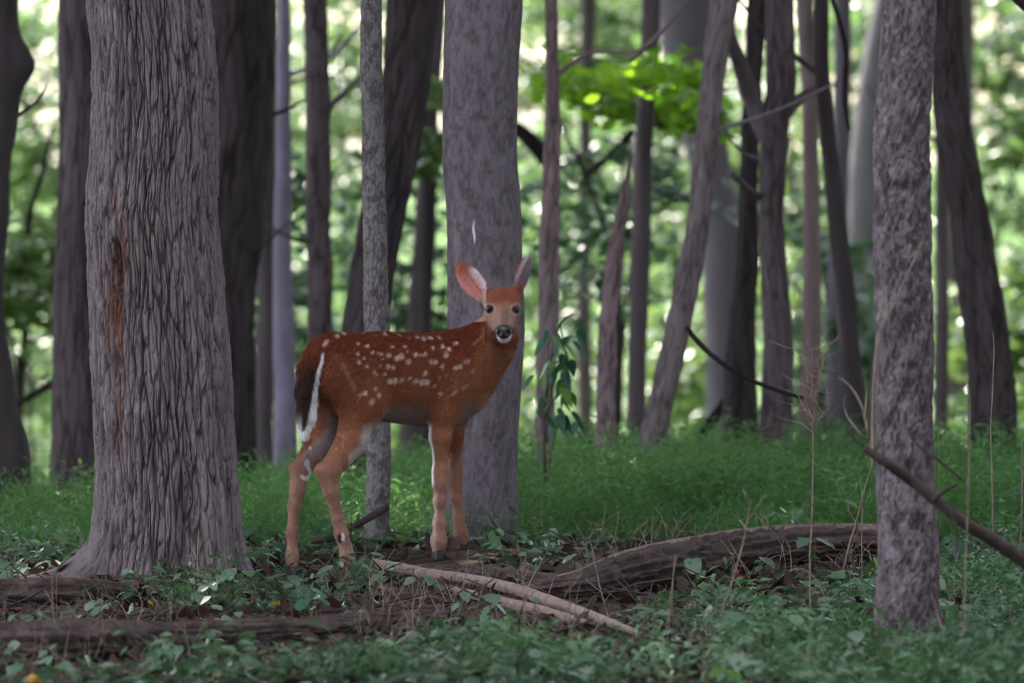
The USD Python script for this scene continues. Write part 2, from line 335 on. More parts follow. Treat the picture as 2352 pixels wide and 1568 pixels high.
# ------------------------------------------------------------------ trees
def cells(u, v, period, su, sv, seed, warp=0.5):
    """F2-F1 of a jittered cell pattern on the (u, v) trunk surface, period around u."""
    r = np.random.default_rng(seed)
    nu = max(5, int(round(period / su))); su = period / nu
    v0, v1 = v.min(), v.max(); nv = int((v1 - v0) / sv) + 4
    ii, jj = np.meshgrid(np.arange(-2, nu + 2), np.arange(-2, nv))
    jr = r.uniform(-0.45, 0.45, (nv + 2, nu, 2))
    pu = ii + jr[jj + 2, ii % nu, 0]; pv = jj + jr[jj + 2, ii % nu, 1] + 0.5 * (ii % nu % 2)
    tree = cKDTree(np.c_[pu.ravel(), pv.ravel()])
    th = u / period * 2 * np.pi
    q = np.stack([np.cos(th) * period * 3, np.sin(th) * period * 3, v * 3], -1)
    wu = (meshkit.fbm(q * 2.2, 3, seed + 1) - 0.5) * warp * 2; wv = (meshkit.fbm(q * 2.2, 3, seed + 9) - 0.5) * warp
    uu = (u / su + wu * 1.3); vv = (v - v0) / sv + wv
    d, k = tree.query(np.c_[uu.ravel(), vv.ravel()], k=2)
    return (d[:, 1] - d[:, 0]).reshape(u.shape), (k[:, 0]).reshape(u.shape)

def trunk_mesh(pts, Y, top=8.5, nth=40, dz=0.05, rough=0.05, flare=0.25, bark=None, lobes=(), seed=0, lean_top=0.5, stain=None, end=None, knobs=()):
    """pts: (vx of the axis, vy, width) down the trunk as the photograph shows it; Y: distance. bark: (plate width, plate height, depth)."""
    pts = sorted(pts, key=lambda p: p[1])
    q = np.array([P(x, y, Y) for x, y, w in pts]); wid = np.array([w for _, _, w in pts]) * Y / FPX / 2
    z, x = q[::-1, 2], q[::-1, 0]; wid = wid[::-1]
    zb = float(ground(x[0], Y)) - 0.06
    ztop = top if end is None else end
    slope_b = (x[1] - x[0]) / (z[1] - z[0]); slope_t = (x[-1] - x[-2]) / (z[-1] - z[-2])
    if z[0] > zb + 0.02:
        x = np.r_[x[0] + (zb - z[0]) * slope_b * 0.6, x]; wid = np.r_[wid[0] * 1.03, wid]; z = np.r_[zb, z]
    if end is None and z[-1] < ztop:
        h = ztop - z[-1]
        zz = z[-1] + h * np.array([0.33, 0.66, 1.0])
        x = np.r_[x, x[-1] + (zz - z[-1]) * slope_t * lean_top]; wid = np.r_[wid, wid[-1] * np.array([0.88, 0.7, 0.45])]; z = np.r_[z, zz]
    from scipy.interpolate import PchipInterpolator
    o = np.argsort(z); z, x, wid = z[o], x[o], wid[o]
    k = np.r_[True, np.diff(z) > 1e-4]; z, x, wid = z[k], x[k], wid[k]
    fx, fw = PchipInterpolator(z, x), PchipInterpolator(z, wid)
    seen = min(ztop, float(P(0, -60, Y)[2]))
    zs = np.r_[np.arange(zb, seen, dz), np.linspace(seen, ztop, 14 if ztop > seen + 0.1 else 1)]
    zs = np.unique(np.round(zs, 5))
    _u = np.arange(nth) / nth
    th = 2 * np.pi * (_u + 0.45 * np.sin(2 * np.pi * _u) / (2 * np.pi)) + np.pi / 2       # the seam at the back, more vertices at the front
    TH, ZZ = np.meshgrid(th, zs)
    R = fw(np.clip(ZZ, z[0], z[-1]))
    h = np.clip(ZZ - zb - 0.05, 0, None); r0 = float(fw(z[0] + 0.3 if z[-1] > z[0] + 0.3 else z[0]))
    fl = flare * np.exp(-h / (2.2 * r0))
    Rr = R * (1 + fl * (0.6 + 0.8 * meshkit.noise(np.stack([np.cos(TH) * 1.6 + seed, np.sin(TH) * 1.6, 0 * TH], -1), seed)))
    for ang, amp, hh, sharp in lobes:
        dd = np.cos(TH - math.radians(ang))
        Rr = Rr + R * amp * np.exp(-h / hh) * np.exp((dd - 1) * sharp)
    nn = np.stack([np.cos(TH) * 1.4, np.sin(TH) * 1.4, ZZ * (0.35 / r0)], -1)
    Rr = Rr * (1 + rough * 2 * (meshkit.fbm(nn, 4, seed + 5) - 0.5))
    furrow = np.ones_like(Rr)
    if bark and bark[0] == 'flake':
        _, su, sv, dep = bark
        qv = np.stack([np.cos(TH) * r0 / su, np.sin(TH) * r0 / su, ZZ / sv], -1)
        big_ = meshkit.fbm(qv * 0.33, 3, seed + 51); fine = meshkit.fbm(qv, 4, seed + 53)
        furrow = smooth(0.36, 0.62, 0.62 * fine + 0.38 * big_)
        Rr = Rr + dep * (furrow - 0.6) + dep * 0.8 * (meshkit.fbm(qv * 2.3, 2, seed + 55) - 0.5)
    elif bark:
        su, sv, dep = bark[:3]; fw_, sub = (bark[3:] + (0.30, 0.55))[:2] if len(bark) > 3 else (0.30, 0.55)
        f1, cell = cells((TH - np.pi / 2) * r0, ZZ, 2 * np.pi * r0, su, sv, seed + 11)
        furrow = smooth(0.02, fw_, f1)
        f2, _ = cells((TH - np.pi / 2) * r0, ZZ, 2 * np.pi * r0, su * 0.55, sv * 0.42, seed + 31, 0.9)
        furrow = furrow * (1 - sub + sub * smooth(0.0, 0.22, f2))
        rc = np.random.default_rng(seed + 3).uniform(0, 1, cell.max() + 1)
        fl_ = meshkit.fbm(np.stack([np.cos(TH) * r0 / su * 0.8, np.sin(TH) * r0 / su * 0.8, ZZ / sv * 0.9], -1), 4, seed + 61)
        furrow = np.clip(0.72 * furrow + 0.45 * smooth(0.40, 0.56, fl_) - 0.10, 0, 1)
        fine = meshkit.fbm(np.stack([np.cos(TH) * r0 / su * 1.5, np.sin(TH) * r0 / su * 1.5, ZZ / sv * 3], -1), 4, seed + 7)
        Rr = Rr + dep * (furrow - 1) + dep * 0.4 * (rc[cell] - 0.5) + dep * 0.7 * (fine - 0.5)
        furrow = np.clip(furrow * (0.72 + 0.5 * fine) + 0.12 * (rc[cell] - 0.5), 0, 1)
    if stain is not None:       # the hollow in the wound
        wx, wy = V(np.stack([fx(np.clip(ZZ, z[0], z[-1])) + Rr * np.cos(TH), Y + Rr * np.sin(TH), ZZ], -1))
        hol = np.exp(-((wx - 277 - 0.05 * (wy - 620)) / 9) ** 2) * smooth(535, 570, wy) * (1 - smooth(660, 720, wy)) * (np.sin(TH) < 0.2)
        hol = np.clip(hol * (0.4 + 1.2 * meshkit.fbm(np.stack([wx / 9, wy / 30, 0 * wx], -1), 3, 5)), 0, 1)
        Rr = Rr - 0.022 * hol; furrow = furrow * (1 - 0.95 * hol)
    for ang, kz, kr, amp in knobs:
        dd = np.arccos(np.clip(np.cos(TH - math.radians(ang)), -1, 1)) * R
        Rr = Rr + amp * np.exp(-(dd ** 2 + (ZZ - kz) ** 2) / (2 * kr * kr))
    wb = meshkit.fbm(np.stack([zs * 1.1 / max(r0, 0.05) ** 0.5 * 0.5, 0 * zs + seed * 3.3, 0 * zs], -1), 3, seed + 21) - 0.5
    CX = fx(np.clip(ZZ, z[0], z[-1])) + (wb * 0.55 * r0)[:, None]; wob = 0.0
    v = np.stack([CX + Rr * np.cos(TH), Y + Rr * np.sin(TH) + wob, ZZ], -1)
    m, n = len(zs), nth
    i = np.arange(m - 1)[:, None] * n; j = np.arange(n)[None]; kk = (j + 1) % n
    f = np.stack([i + j, i + kk, i + n + kk, i + n + j], -1).reshape(-1, 4)
    f = np.vstack([f[:, [0, 1, 2]], f[:, [0, 2, 3]]])
    vv = v.reshape(-1, 3)
    tip = np.array([[float(fx(z[-1])), Y, zs[-1] + 0.3 * float(fw(z[-1]))]])
    vv = np.vstack([vv, tip]); c = len(vv) - 1; j = np.arange(n)
    f = np.vstack([f, np.stack([np.full(n, c), (m - 1) * n + j, (m - 1) * n + (j + 1) % n], -1)])
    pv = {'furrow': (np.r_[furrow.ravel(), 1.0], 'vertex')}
    if stain is not None:
        st = stain(TH.ravel(), ZZ.ravel(), V(v.reshape(-1, 3))[0], V(v.reshape(-1, 3))[1], furrow.ravel())
        pv['stain'] = (np.r_[st, 0.0], 'vertex')
    return (vv, f), pv, np.array([float(fx(z[-1])), Y, zs[-1]]), np.array([float(fx(z[0])), Y, zb + 0.06]), fx

def crown(t, topp, seed, n=420, size=0.42, rad=2.6, low=6.3):
    """Limbs and foliage above the frame: leaves that shade the deer, cleared along the light gaps."""
    r = np.random.default_rng(seed)
    limbs = []
    cs = []
    for k in range(6):
        az = k * 2.4 + r.uniform(-0.4, 0.4); le = rad * r.uniform(0.6, 1.0)
        s = topp - np.array([0, 0, r.uniform(0.1, 1.8)])
        e = s + np.array([math.cos(az) * le, math.sin(az) * le, r.uniform(0.5, 2.2)])
        limbs.append(tube(spline([s, (s + e) / 2 + [0, 0, 0.25], e], 6), np.linspace(0.05, 0.015, 6), 6))
        cs.append(e)
    cs.append(topp + [0, 0, 1.2])
    cs = np.array(cs)
    q = cs[r.integers(0, len(cs), n)] + r.normal(0, 1, (n, 3)) * [rad * 0.42, rad * 0.42, 0.7]
    q[:, 2] = np.maximum(q[:, 2], low + r.uniform(0, 0.5, n))
    hole = (np.hypot((q[:, 0] + 0.6) / 7.0, (q[:, 1] - 13.8) / 7.4) < 0.9) | (np.hypot(q[:, 0] + 2.8 - (9.5 - q[:, 2]) * 0.567, q[:, 1] - 34.2 + (9.5 - q[:, 2]) * 0.838) < 1.6)
    q = q[~hole | (np.arange(len(q)) % 8 == 0)]
    t.part('limbs', join(limbs), 'bark_brown')
    t.part('crown', leaves(q, size, seed + 1, 0.45), 'leaf_canopy', kind='stuff')

TREES = []
def px_(r): return r * 20.75 / FPX

def tree(label, pts, Y, mat, crown_on=True, cat='tree', name='tree', branches=(), smooth_n=True, cr=(420, 0.42, 2.6), **kw):
    mesh, pv, topp, base, fx = trunk_mesh(pts, Y, **kw)
    t = Thing(name, label, cat, base); t.verts = mesh[0]
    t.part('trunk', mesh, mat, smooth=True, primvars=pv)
    for bpts, bw, bY in branches:
        q = spline([P(x, y, Y + dy) for (x, y), dy in zip(bpts, bY)], 24)
        w = np.interp(np.linspace(0, 1, 24), np.linspace(0, 1, len(bw)), bw) * Y / FPX / 2
        b = tube(q, w, 10, bumpy=0.12, seed=len(TREES))
        t.part('branch', b, mat, smooth=True, primvars={'furrow': (np.ones(len(b[0])), 'vertex')})
    if Y > 23 and Y < 36:
        rt = np.random.default_rng(300 + len(TREES))
        for k in range(rt.integers(1, 4)):
            zz = base[2] + rt.uniform(0.9, 2.3); sd = rt.choice([-1, 1]); x0_ = float(fx(zz)); L = rt.uniform(0.15, 0.4)
            qq = spline([[x0_, Y, zz], [x0_ + sd * L * 0.5, Y - 0.1 * rt.uniform(-1, 1), zz + L * rt.uniform(0.1, 0.5)], [x0_ + sd * L, Y + rt.uniform(-.2, .2), zz + L * rt.uniform(0.3, 1.1)]], 14)
            b = tube(qq, np.linspace(rt.uniform(0.007, 0.012), 0.003, 14), 7, bumpy=0.15, seed=k)
            t.part('branch', b, mat, smooth=True, primvars={'furrow': (np.ones(len(b[0])), 'vertex')})
    if crown_on: crown(t, topp, 100 + len(TREES) * 7, *cr)
    TREES.append((base[0], Y))
    return t

def wound(th, z, vx, vy, fur):
    n = meshkit.fbm(np.stack([vx / 14, vy / 60, 0 * vx], -1), 4, 77)
    a = np.exp(-((vx - 268 - 10 * np.sin(vy / 70)) / 20) ** 2) * smooth(470, 560, vy) * (1 - smooth(700, 900, vy))
    b = 0.6 * np.exp(-((vx - 276) / 9) ** 2) * smooth(640, 760, vy) * (1 - smooth(1000, 1120, vy)) + 0.55 * np.exp(-((vx - 262) / 7) ** 2) * smooth(400, 440, vy) * (1 - smooth(480, 520, vy))
    return np.clip((a + b) * (0.25 + 1.5 * n) * (0.45 + 0.55 * fur) * (np.sin(th) < 0.3) - 0.12, 0, 0.9)

# in front
big = tree('massive rough furrowed trunk with a rusty wound and flaring roots left of the fawn', [(328, 0, 288), (345, 200, 290), (355, 400, 300), (364, 600, 310), (370, 800, 320), (383, 1050, 322), (385, 1200, 330), (385, 1320, 345)], 19.05, 'bark_furrowed',
     nth=440, dz=0.0042, rough=0.02, flare=0.03, bark=(0.016, 0.17, 0.013, 0.26, 0.55), lobes=((186, 1.0, 0.042, 10), (-4, 0.22, 0.05, 14), (-55, 0.24, 0.14, 16), (-112, 0.14, 0.07, 14), (-150, 0.12, 0.06, 14), (90, 0.4, 0.08, 6), (-73, -0.30, 0.22, 90), (-128, -0.10, 0.10, 60)), seed=1, stain=wound, cr=(700, 0.42, 3.4))
tree('scaly grey foreground trunk on the right, crossed by a dark dead branch', [(2087, 0, 123), (2083, 200, 125), (2079, 500, 132), (2080, 800, 132), (2083, 1000, 130), (2088, 1200, 133), (2092, 1320, 142), (2090, 1480, 138)], 16.6, 'bark_scaly',
     nth=300, dz=0.003, rough=0.03, flare=0.10, bark=('flake', 0.008, 0.020, 0.0045), seed=2, cr=(420, 0.4, 2.4))
T9 = tree('broad smooth grey trunk directly behind the head and forelegs of the fawn', [(1110, 0, 176), (1106, 200, 172), (1102, 500, 172), (1098, 750, 178), (1098, 1000, 184), (1100, 1250, 188)], 20.75, 'bark_smooth',
     nth=120, dz=0.01, rough=0.02, flare=0.07, bark=('flake', 0.006, 0.022, 0.0013), seed=3, cr=(500, 0.42, 2.8))
tree('slender spotted grey trunk rising behind the back of the fawn', [(853, 0, 50), (857, 300, 54), (861, 600, 57), (865, 760, 60), (871, 980, 58), (868, 1250, 57)], 20.6, 'bark_spotted',
     nth=110, dz=0.006, rough=0.05, flare=0.08, bark=(0.012, 0.025, 0.0025), seed=4, cr=(300, 0.4, 2.2))
_s = np.linspace(0, 1, 14); _pv = []
_tv = T9.verts; _tx, _ty = V(_tv); _fr = _tv[:, 1] < 20.75
for vy, w in zip(508 + _s * 52, 2.6 * np.sin(np.pi * np.clip(_s, 0.05, 0.95)) ** 0.5):
    for sx in (-1, 0, 1):
        px0 = 1089 + sx * w - 1.5 * math.sin(vy / 9)
        k = np.argmin(np.where(_fr, np.hypot(_tx - px0, _ty - vy), 1e9)); _pv.append(P(px0, vy, _tv[k, 1] - (0.005 if sx == 0 else 0.003)))
T9.part('pale_streak', (np.array(_pv), np.array([f for k in range(13) for j in (0, 1) for f in ((3 * k + j, 3 * k + j + 1, 3 * k + j + 4), (3 * k + j, 3 * k + j + 4, 3 * k + j + 3))])), 'pale_wood')
# middle distance
tree('dark trunk with a side knob at the far left edge of the wood', [(-40, 0, 164), (-35, 200, 146), (-45, 400, 130), (-50, 700, 136), (-30, 900, 140), (-15, 1000, 145), (-8, 1130, 150)], 24.0, 'bark_dark', seed=5, nth=72, dz=0.02, flare=0.12, knobs=((0, float(P(0, 150, 24)[2]), 0.05, 0.055),))
tree('straight grey brown trunk standing left behind the massive furrowed trunk', [(176, 0, 96), (178, 300, 98), (172, 700, 98), (174, 1100, 104)], 25.2, 'bark_brown', seed=6, nth=80, dz=0.016, bark=(0.03, 0.25, 0.008), flare=0.1)
tree('dark thick trunk half hidden right behind the massive furrowed trunk', [(548, 0, 170), (545, 300, 160), (535, 500, 148), (522, 800, 140), (515, 1060, 142)], 26.0, 'bark_dark', seed=7, nth=84, dz=0.018, bark=(0.04, 0.3, 0.008), flare=0.1)
tree('short brown trunk glimpsed between the dark thick trunk and the pale one', [(618, 0, 40), (614, 500, 42), (607, 850, 44), (606, 1070, 46)], 31.0, 'bark_brown', seed=8, nth=36, dz=0.06)
tree('slim pale lilac smooth trunk left of the fawn', [(653, 0, 27), (652, 200, 33), (651, 500, 40), (655, 800, 50), (655, 1060, 56)], 28.0, 'bark_pale', seed=9, nth=48, dz=0.03, rough=0.04)
tree('medium brown trunk rising above the rump of the fawn', [(718, 0, 56), (727, 300, 60), (730, 700, 60), (726, 1080, 64)], 27.2, 'bark_brown', seed=10, nth=56, dz=0.02, bark=(0.04, 0.12, 0.005), branches=(([(752, 250), (790, 215), (835, 165)], (18, 12, 8), (0, 0.2, 0.4)),))
tree('leaning dark brown trunk just behind the slender spotted one', [(952, 0, 122), (930, 200, 116), (905, 380, 112), (868, 580, 108), (838, 760, 108), (800, 1080, 116)], 24.6, 'bark_dark', seed=11, nth=80, dz=0.016, bark=(0.035, 0.25, 0.007), rough=0.06)
tree('thin pale greyish trunk leaning between the leaning brown trunk and the smooth trunk', [(1010, 0, 34), (985, 300, 42), (965, 700, 58), (947, 1060, 66)], 33.0, 'bark_brown', seed=12, nth=40, dz=0.05)
tree('thin pinkish trunk with cracked bark right of the smooth trunk', [(1268, 0, 32), (1271, 200, 34), (1267, 400, 44), (1258, 700, 50), (1252, 900, 46), (1255, 1080, 40)], 24.8, 'bark_pinkish', seed=13, nth=56, dz=0.012, rough=0.12, bark=(0.03, 0.14, 0.006))
tree('far thin trunk seen above the bright leafy branch', [(1352, 0, 38), (1349, 150, 28), (1344, 500, 30), (1342, 1040, 36)], 40.0, 'bark_brown', seed=14, nth=28, dz=0.08)
tree('straight grey trunk behind the pointed dead snag', [(1494, 0, 42), (1490, 150, 42), (1480, 270, 42), (1472, 600, 45), (1464, 800, 42), (1459, 1030, 44)], 28.0, 'bark_brown', seed=15, nth=44, dz=0.025)
tree('slender broken dead snag with a pointed tip left of the leaning trunk', [(1450, 338, 3), (1440, 420, 18), (1426, 500, 30), (1410, 600, 40), (1396, 800, 46), (1392, 1030, 48)], 24.6, 'bark_pinkish', seed=16, nth=48, dz=0.012, rough=0.16, crown_on=False, name='dead_snag', cat='snag', end=float(P(1450, 338, 24.6)[2]), bark=(0.02, 0.1, 0.008))
tree('large far purple grey trunk behind the leaning trunk', [(1580, 0, 134), (1592, 140, 128), (1640, 400, 100), (1660, 600, 96), (1672, 1000, 96)], 38.0, 'bark_far', seed=17, nth=48, dz=0.06)
tree('long grey trunk leaning to the right between snag and forked trunk', [(1660, 0, 64), (1636, 200, 55), (1617, 400, 56), (1587, 600, 58), (1550, 800, 61), (1502, 1000, 66), (1496, 1040, 68)], 24.4, 'bark_furrowed', seed=18, nth=72, dz=0.014, rough=0.05, bark=(0.02, 0.12, 0.005))
tree('dark straight trunk left of the forked trunk', [(1740, 0, 46), (1726, 300, 44), (1716, 600, 54), (1705, 800, 70), (1698, 1000, 84)], 26.2, 'bark_dark', seed=19, nth=60, dz=0.018, bark=(0.03, 0.2, 0.006))
tree('forked dark trunk with a side limb reaching up to the leaning trunk', [(1794, 0, 68), (1790, 200, 70), (1778, 290, 68), (1775, 500, 60), (1779, 700, 67), (1781, 900, 73), (1781, 1010, 78)], 25.4, 'bark_brown', seed=20, nth=64, dz=0.014, rough=0.05, bark=(0.03, 0.2, 0.004),
     branches=(([(1765, 320), (1735, 250), (1700, 150), (1672, 60), (1668, -60)], (46, 44, 36, 32, 30), (0, 0, -0.1, -0.2, -0.2)), ([(1800, 270), (1825, 238), (1872, 208)], (34, 26, 18), (0, 0, 0.1)), ([(1750, 455), (1715, 430), (1685, 402)], (20, 16, 16), (0, -0.1, -0.2))))
tree('slender brown trunk right of the forked trunk', [(1848, 0, 40), (1856, 200, 36), (1862, 400, 36), (1865, 600, 42), (1864, 800, 42), (1855, 1000, 40)], 26.5, 'bark_pinkish', seed=21, nth=48, dz=0.02, rough=0.08)
tree('slender dark trunk leaning left towards the top, beside the brown one', [(1884, 0, 34), (1896, 250, 36), (1922, 480, 42), (1945, 700, 46), (1962, 900, 48), (1968, 1010, 50)], 25.6, 'bark_dark', seed=22, nth=48, dz=0.02, rough=0.08)
tree('wide far purple trunk leaning behind the scaly foreground trunk', [(2060, 0, 100), (2024, 220, 104), (2004, 420, 118), (1996, 560, 124), (1985, 1000, 126)], 42.0, 'bark_far', seed=23, nth=44, dz=0.06)
tree('short far purple grey trunk low between the slender trunks', [(1932, 0, 40), (1930, 500, 44), (1926, 760, 52), (1922, 1000, 56)], 35.0, 'bark_far', seed=24, nth=36, dz=0.06)
tree('thick dark trunk leaning left at the right edge', [(2178, 0, 70), (2196, 300, 86), (2226, 500, 92), (2252, 700, 104), (2278, 900, 106), (2283, 1090, 108)], 24.6, 'bark_dark', seed=25, nth=84, dz=0.013, rough=0.05, bark=(0.022, 0.12, 0.006))
tree('thin brown trunk showing between the two right hand trunks', [(2160, 0, 26), (2162, 350, 26), (2164, 700, 30), (2160, 1000, 34)], 30.0, 'bark_brown', seed=26, nth=36, dz=0.05)
tree('far brown trunk low behind the right leaning trunk', [(2200, 0, 70), (2195, 700, 74), (2190, 1000, 80)], 44.0, 'bark_brown', seed=27, nth=36, dz=0.08)

# ------------------------------------------------------------------ understory and far wood
def understory(label, vx, vy, wpx, hpx, Y, mat, seed, n=26, per=60, size=0.10, rad=0.5, flat=0.35, depth=1.2, name='understory_tree', cat='understory tree', stem=True, group=None):
    """A young leafy tree: a thin stem, a few side twigs and level sprays of leaves that fill the box about (vx, vy)."""
    r = np.random.default_rng(seed)
    c = P(vx, vy, Y); hw = wpx * Y / FPX / 2; hh = hpx * Y / FPX / 2
    gz = float(ground(c[0], Y)); base = np.array([c[0], Y, gz])
    lo, hi = c - [hw, depth, hh], c + [hw, depth, hh]
    lo[2] = max(lo[2], gz + 0.15); hi[2] = max(hi[2], lo[2] + 0.3)
    t = Thing(name, label, cat, base, group)
    cl = sprays(r, n, lo, hi, rad, per)
    if stem:
        topz = hi[2]
        st = spline([base - [0, 0, 0.1], base + [r.uniform(-.1, .1), 0, (topz - gz) * 0.5], [c[0] + r.uniform(-.2, .2), Y, topz]], 12)
        wood = [tube(st, np.linspace(0.028, 0.008, 12), 6)]
        for k in range(7):
            s = st[r.integers(3, 11)]; e = cl[r.integers(0, len(cl))]
            wood.append(tube(spline([s, (s + e) / 2 + [0, 0, 0.1], e], 6), np.linspace(0.012, 0.004, 6), 5))
        t.part('stem', join(wood), 'bark_brown')
    t.part('foliage', leaves(cl, size, seed + 1, flat), mat, kind='stuff')
    return t

U = [
 # label, vx, vy, w, h, Y, mat, n, per, size, rad
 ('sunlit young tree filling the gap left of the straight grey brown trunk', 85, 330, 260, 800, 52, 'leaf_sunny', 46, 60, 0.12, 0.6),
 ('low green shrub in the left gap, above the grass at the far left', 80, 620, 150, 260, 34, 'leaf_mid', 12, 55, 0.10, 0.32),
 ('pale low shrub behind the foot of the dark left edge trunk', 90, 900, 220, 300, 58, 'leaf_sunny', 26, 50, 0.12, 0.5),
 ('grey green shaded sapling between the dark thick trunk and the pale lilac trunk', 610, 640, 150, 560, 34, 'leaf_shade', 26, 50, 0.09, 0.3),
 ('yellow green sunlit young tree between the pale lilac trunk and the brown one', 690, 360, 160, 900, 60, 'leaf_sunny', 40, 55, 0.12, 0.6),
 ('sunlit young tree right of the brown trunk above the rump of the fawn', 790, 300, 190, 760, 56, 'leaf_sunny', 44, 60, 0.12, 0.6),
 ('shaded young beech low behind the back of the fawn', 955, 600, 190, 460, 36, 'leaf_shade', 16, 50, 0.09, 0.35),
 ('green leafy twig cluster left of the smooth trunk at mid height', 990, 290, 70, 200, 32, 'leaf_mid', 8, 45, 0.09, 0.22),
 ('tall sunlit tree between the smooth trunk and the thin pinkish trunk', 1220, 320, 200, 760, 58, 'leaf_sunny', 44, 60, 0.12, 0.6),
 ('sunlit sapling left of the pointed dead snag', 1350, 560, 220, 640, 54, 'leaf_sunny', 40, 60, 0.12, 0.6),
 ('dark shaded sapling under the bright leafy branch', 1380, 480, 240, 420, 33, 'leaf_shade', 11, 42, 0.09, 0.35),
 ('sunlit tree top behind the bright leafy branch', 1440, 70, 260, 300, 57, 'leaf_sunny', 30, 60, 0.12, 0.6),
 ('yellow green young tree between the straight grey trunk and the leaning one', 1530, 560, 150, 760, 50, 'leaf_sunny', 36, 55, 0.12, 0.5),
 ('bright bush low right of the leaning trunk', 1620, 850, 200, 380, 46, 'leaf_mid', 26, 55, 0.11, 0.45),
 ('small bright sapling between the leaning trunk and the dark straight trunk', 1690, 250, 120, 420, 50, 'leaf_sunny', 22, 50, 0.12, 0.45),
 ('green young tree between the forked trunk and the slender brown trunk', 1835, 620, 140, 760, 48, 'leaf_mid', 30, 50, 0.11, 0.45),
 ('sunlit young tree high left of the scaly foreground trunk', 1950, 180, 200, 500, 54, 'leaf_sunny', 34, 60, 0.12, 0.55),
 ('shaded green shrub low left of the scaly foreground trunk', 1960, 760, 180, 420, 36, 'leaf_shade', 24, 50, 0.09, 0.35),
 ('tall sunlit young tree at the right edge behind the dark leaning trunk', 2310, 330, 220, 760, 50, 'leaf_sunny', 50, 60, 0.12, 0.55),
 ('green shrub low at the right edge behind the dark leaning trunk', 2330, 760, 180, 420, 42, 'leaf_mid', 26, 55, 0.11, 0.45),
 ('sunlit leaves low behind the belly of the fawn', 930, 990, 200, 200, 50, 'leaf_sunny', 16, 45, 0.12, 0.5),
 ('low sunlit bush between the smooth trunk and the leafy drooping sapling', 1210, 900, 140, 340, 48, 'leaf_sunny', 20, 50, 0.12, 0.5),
]
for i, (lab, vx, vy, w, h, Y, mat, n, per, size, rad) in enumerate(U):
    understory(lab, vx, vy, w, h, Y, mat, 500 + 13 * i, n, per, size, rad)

def far_wood():
    r = np.random.default_rng(42); out = []
    for k in range(150):
        x = r.uniform(-13, 13); y = r.uniform(68, 105); z0 = float(ground(x, y))
        h = r.uniform(2.0, 9.0)
        c = np.array([x, y, z0 + r.uniform(0.3, 8.5)])
        q = c + r.normal(0, 1, (150, 3)) * [0.75, 0.75, 0.4]
        out.append(q)
    q = np.vstack(out)
    return leaves(q, 0.17, 43, 0.4)
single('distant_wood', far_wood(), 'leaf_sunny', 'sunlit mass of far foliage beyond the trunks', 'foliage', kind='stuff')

# bright level branch of leaves, and the drooping sapling right of the fawn
t = Thing('leafy_branch', 'bright green level spray of leaves right of the smooth trunk, near the top', 'branch', P(1620, 235, 29.0))
bp = spline([P(1630, 300, 29.0), P(1500, 285, 29.2), P(1380, 260, 29.3), P(1270, 205, 29.2)], 24)
t.part('twig', tube(bp, np.linspace(0.016, 0.004, 24), 6), 'bark_brown')
rr = np.random.default_rng(8)
q = bp[rr.integers(0, 24, 620)] + rr.normal(0, 1, (620, 3)) * [0.06, 0.30, 0.04] + [0, 0, 0.07]
t.part('foliage', leaves(q, 0.08, 9, 0.2), 'leaf_bright', kind='stuff')
t = Thing('leafy_branch', 'small leafy twig above the bright level spray', 'branch', P(1560, 160, 28.0))
bp = spline([P(1600, 200, 28.0), P(1500, 165, 28.0), P(1420, 170, 28.0)], 12)
t.part('twig', tube(bp, np.linspace(0.012, 0.004, 12), 6), 'bark_brown')
q = bp[rr.integers(0, 12, 150)] + rr.normal(0, 1, (150, 3)) * [0.06, 0.3, 0.04]
t.part('foliage', leaves(q, 0.10, 19, 0.25), 'leaf_bright', kind='stuff')

def one_leaf(base, d, size, aspect=0.6, droop=0.25, roll=0.0, heart=False, lobed=False, fold=0.12, n=9):
    """A large leaf: a curved blade of two halves with a midrib fold, from its base along d."""
    d = np.asarray(d, float) / np.linalg.norm(d)
    a = np.cross([0, 0, 1.0], d); a /= np.linalg.norm(a) + 1e-9
    nn = np.cross(d, a)
    a, nn = a * math.cos(roll) + nn * math.sin(roll), nn * math.cos(roll) - a * math.sin(roll)
    s = np.linspace(0, 1, n)
    w = np.sin(np.pi * s ** 0.75) ** 0.9 * 0.5 * aspect
    if heart: w = 0.5 * aspect * np.clip(1.15 * np.sqrt(np.clip(1 - ((s - 0.36) / 0.66) ** 2, 0, 1)), 0, 1); w[0] = 0.22 * aspect
    if lobed: w = w * (1 + 0.28 * np.cos(s * 19))
    mid = base + size * (s[:, None] * d - droop * (s ** 2)[:, None] * np.array([0, 0, 1.0]))
    L = mid + size * (w[:, None] * a + fold * w[:, None] * nn); R = mid + size * (-w[:, None] * a + fold * w[:, None] * nn)
    if heart:
        L[0] -= 0.14 * size * d; R[0] -= 0.14 * size * d
    v = np.vstack([mid, L, R]); f = []
    for k in range(n - 1):
        f += [(k, k + 1, n + k + 1), (k, n + k + 1, n + k), (k, 2 * n + k + 1, k + 1), (k, 2 * n + k, 2 * n + k + 1)]
    return v, np.array(f)

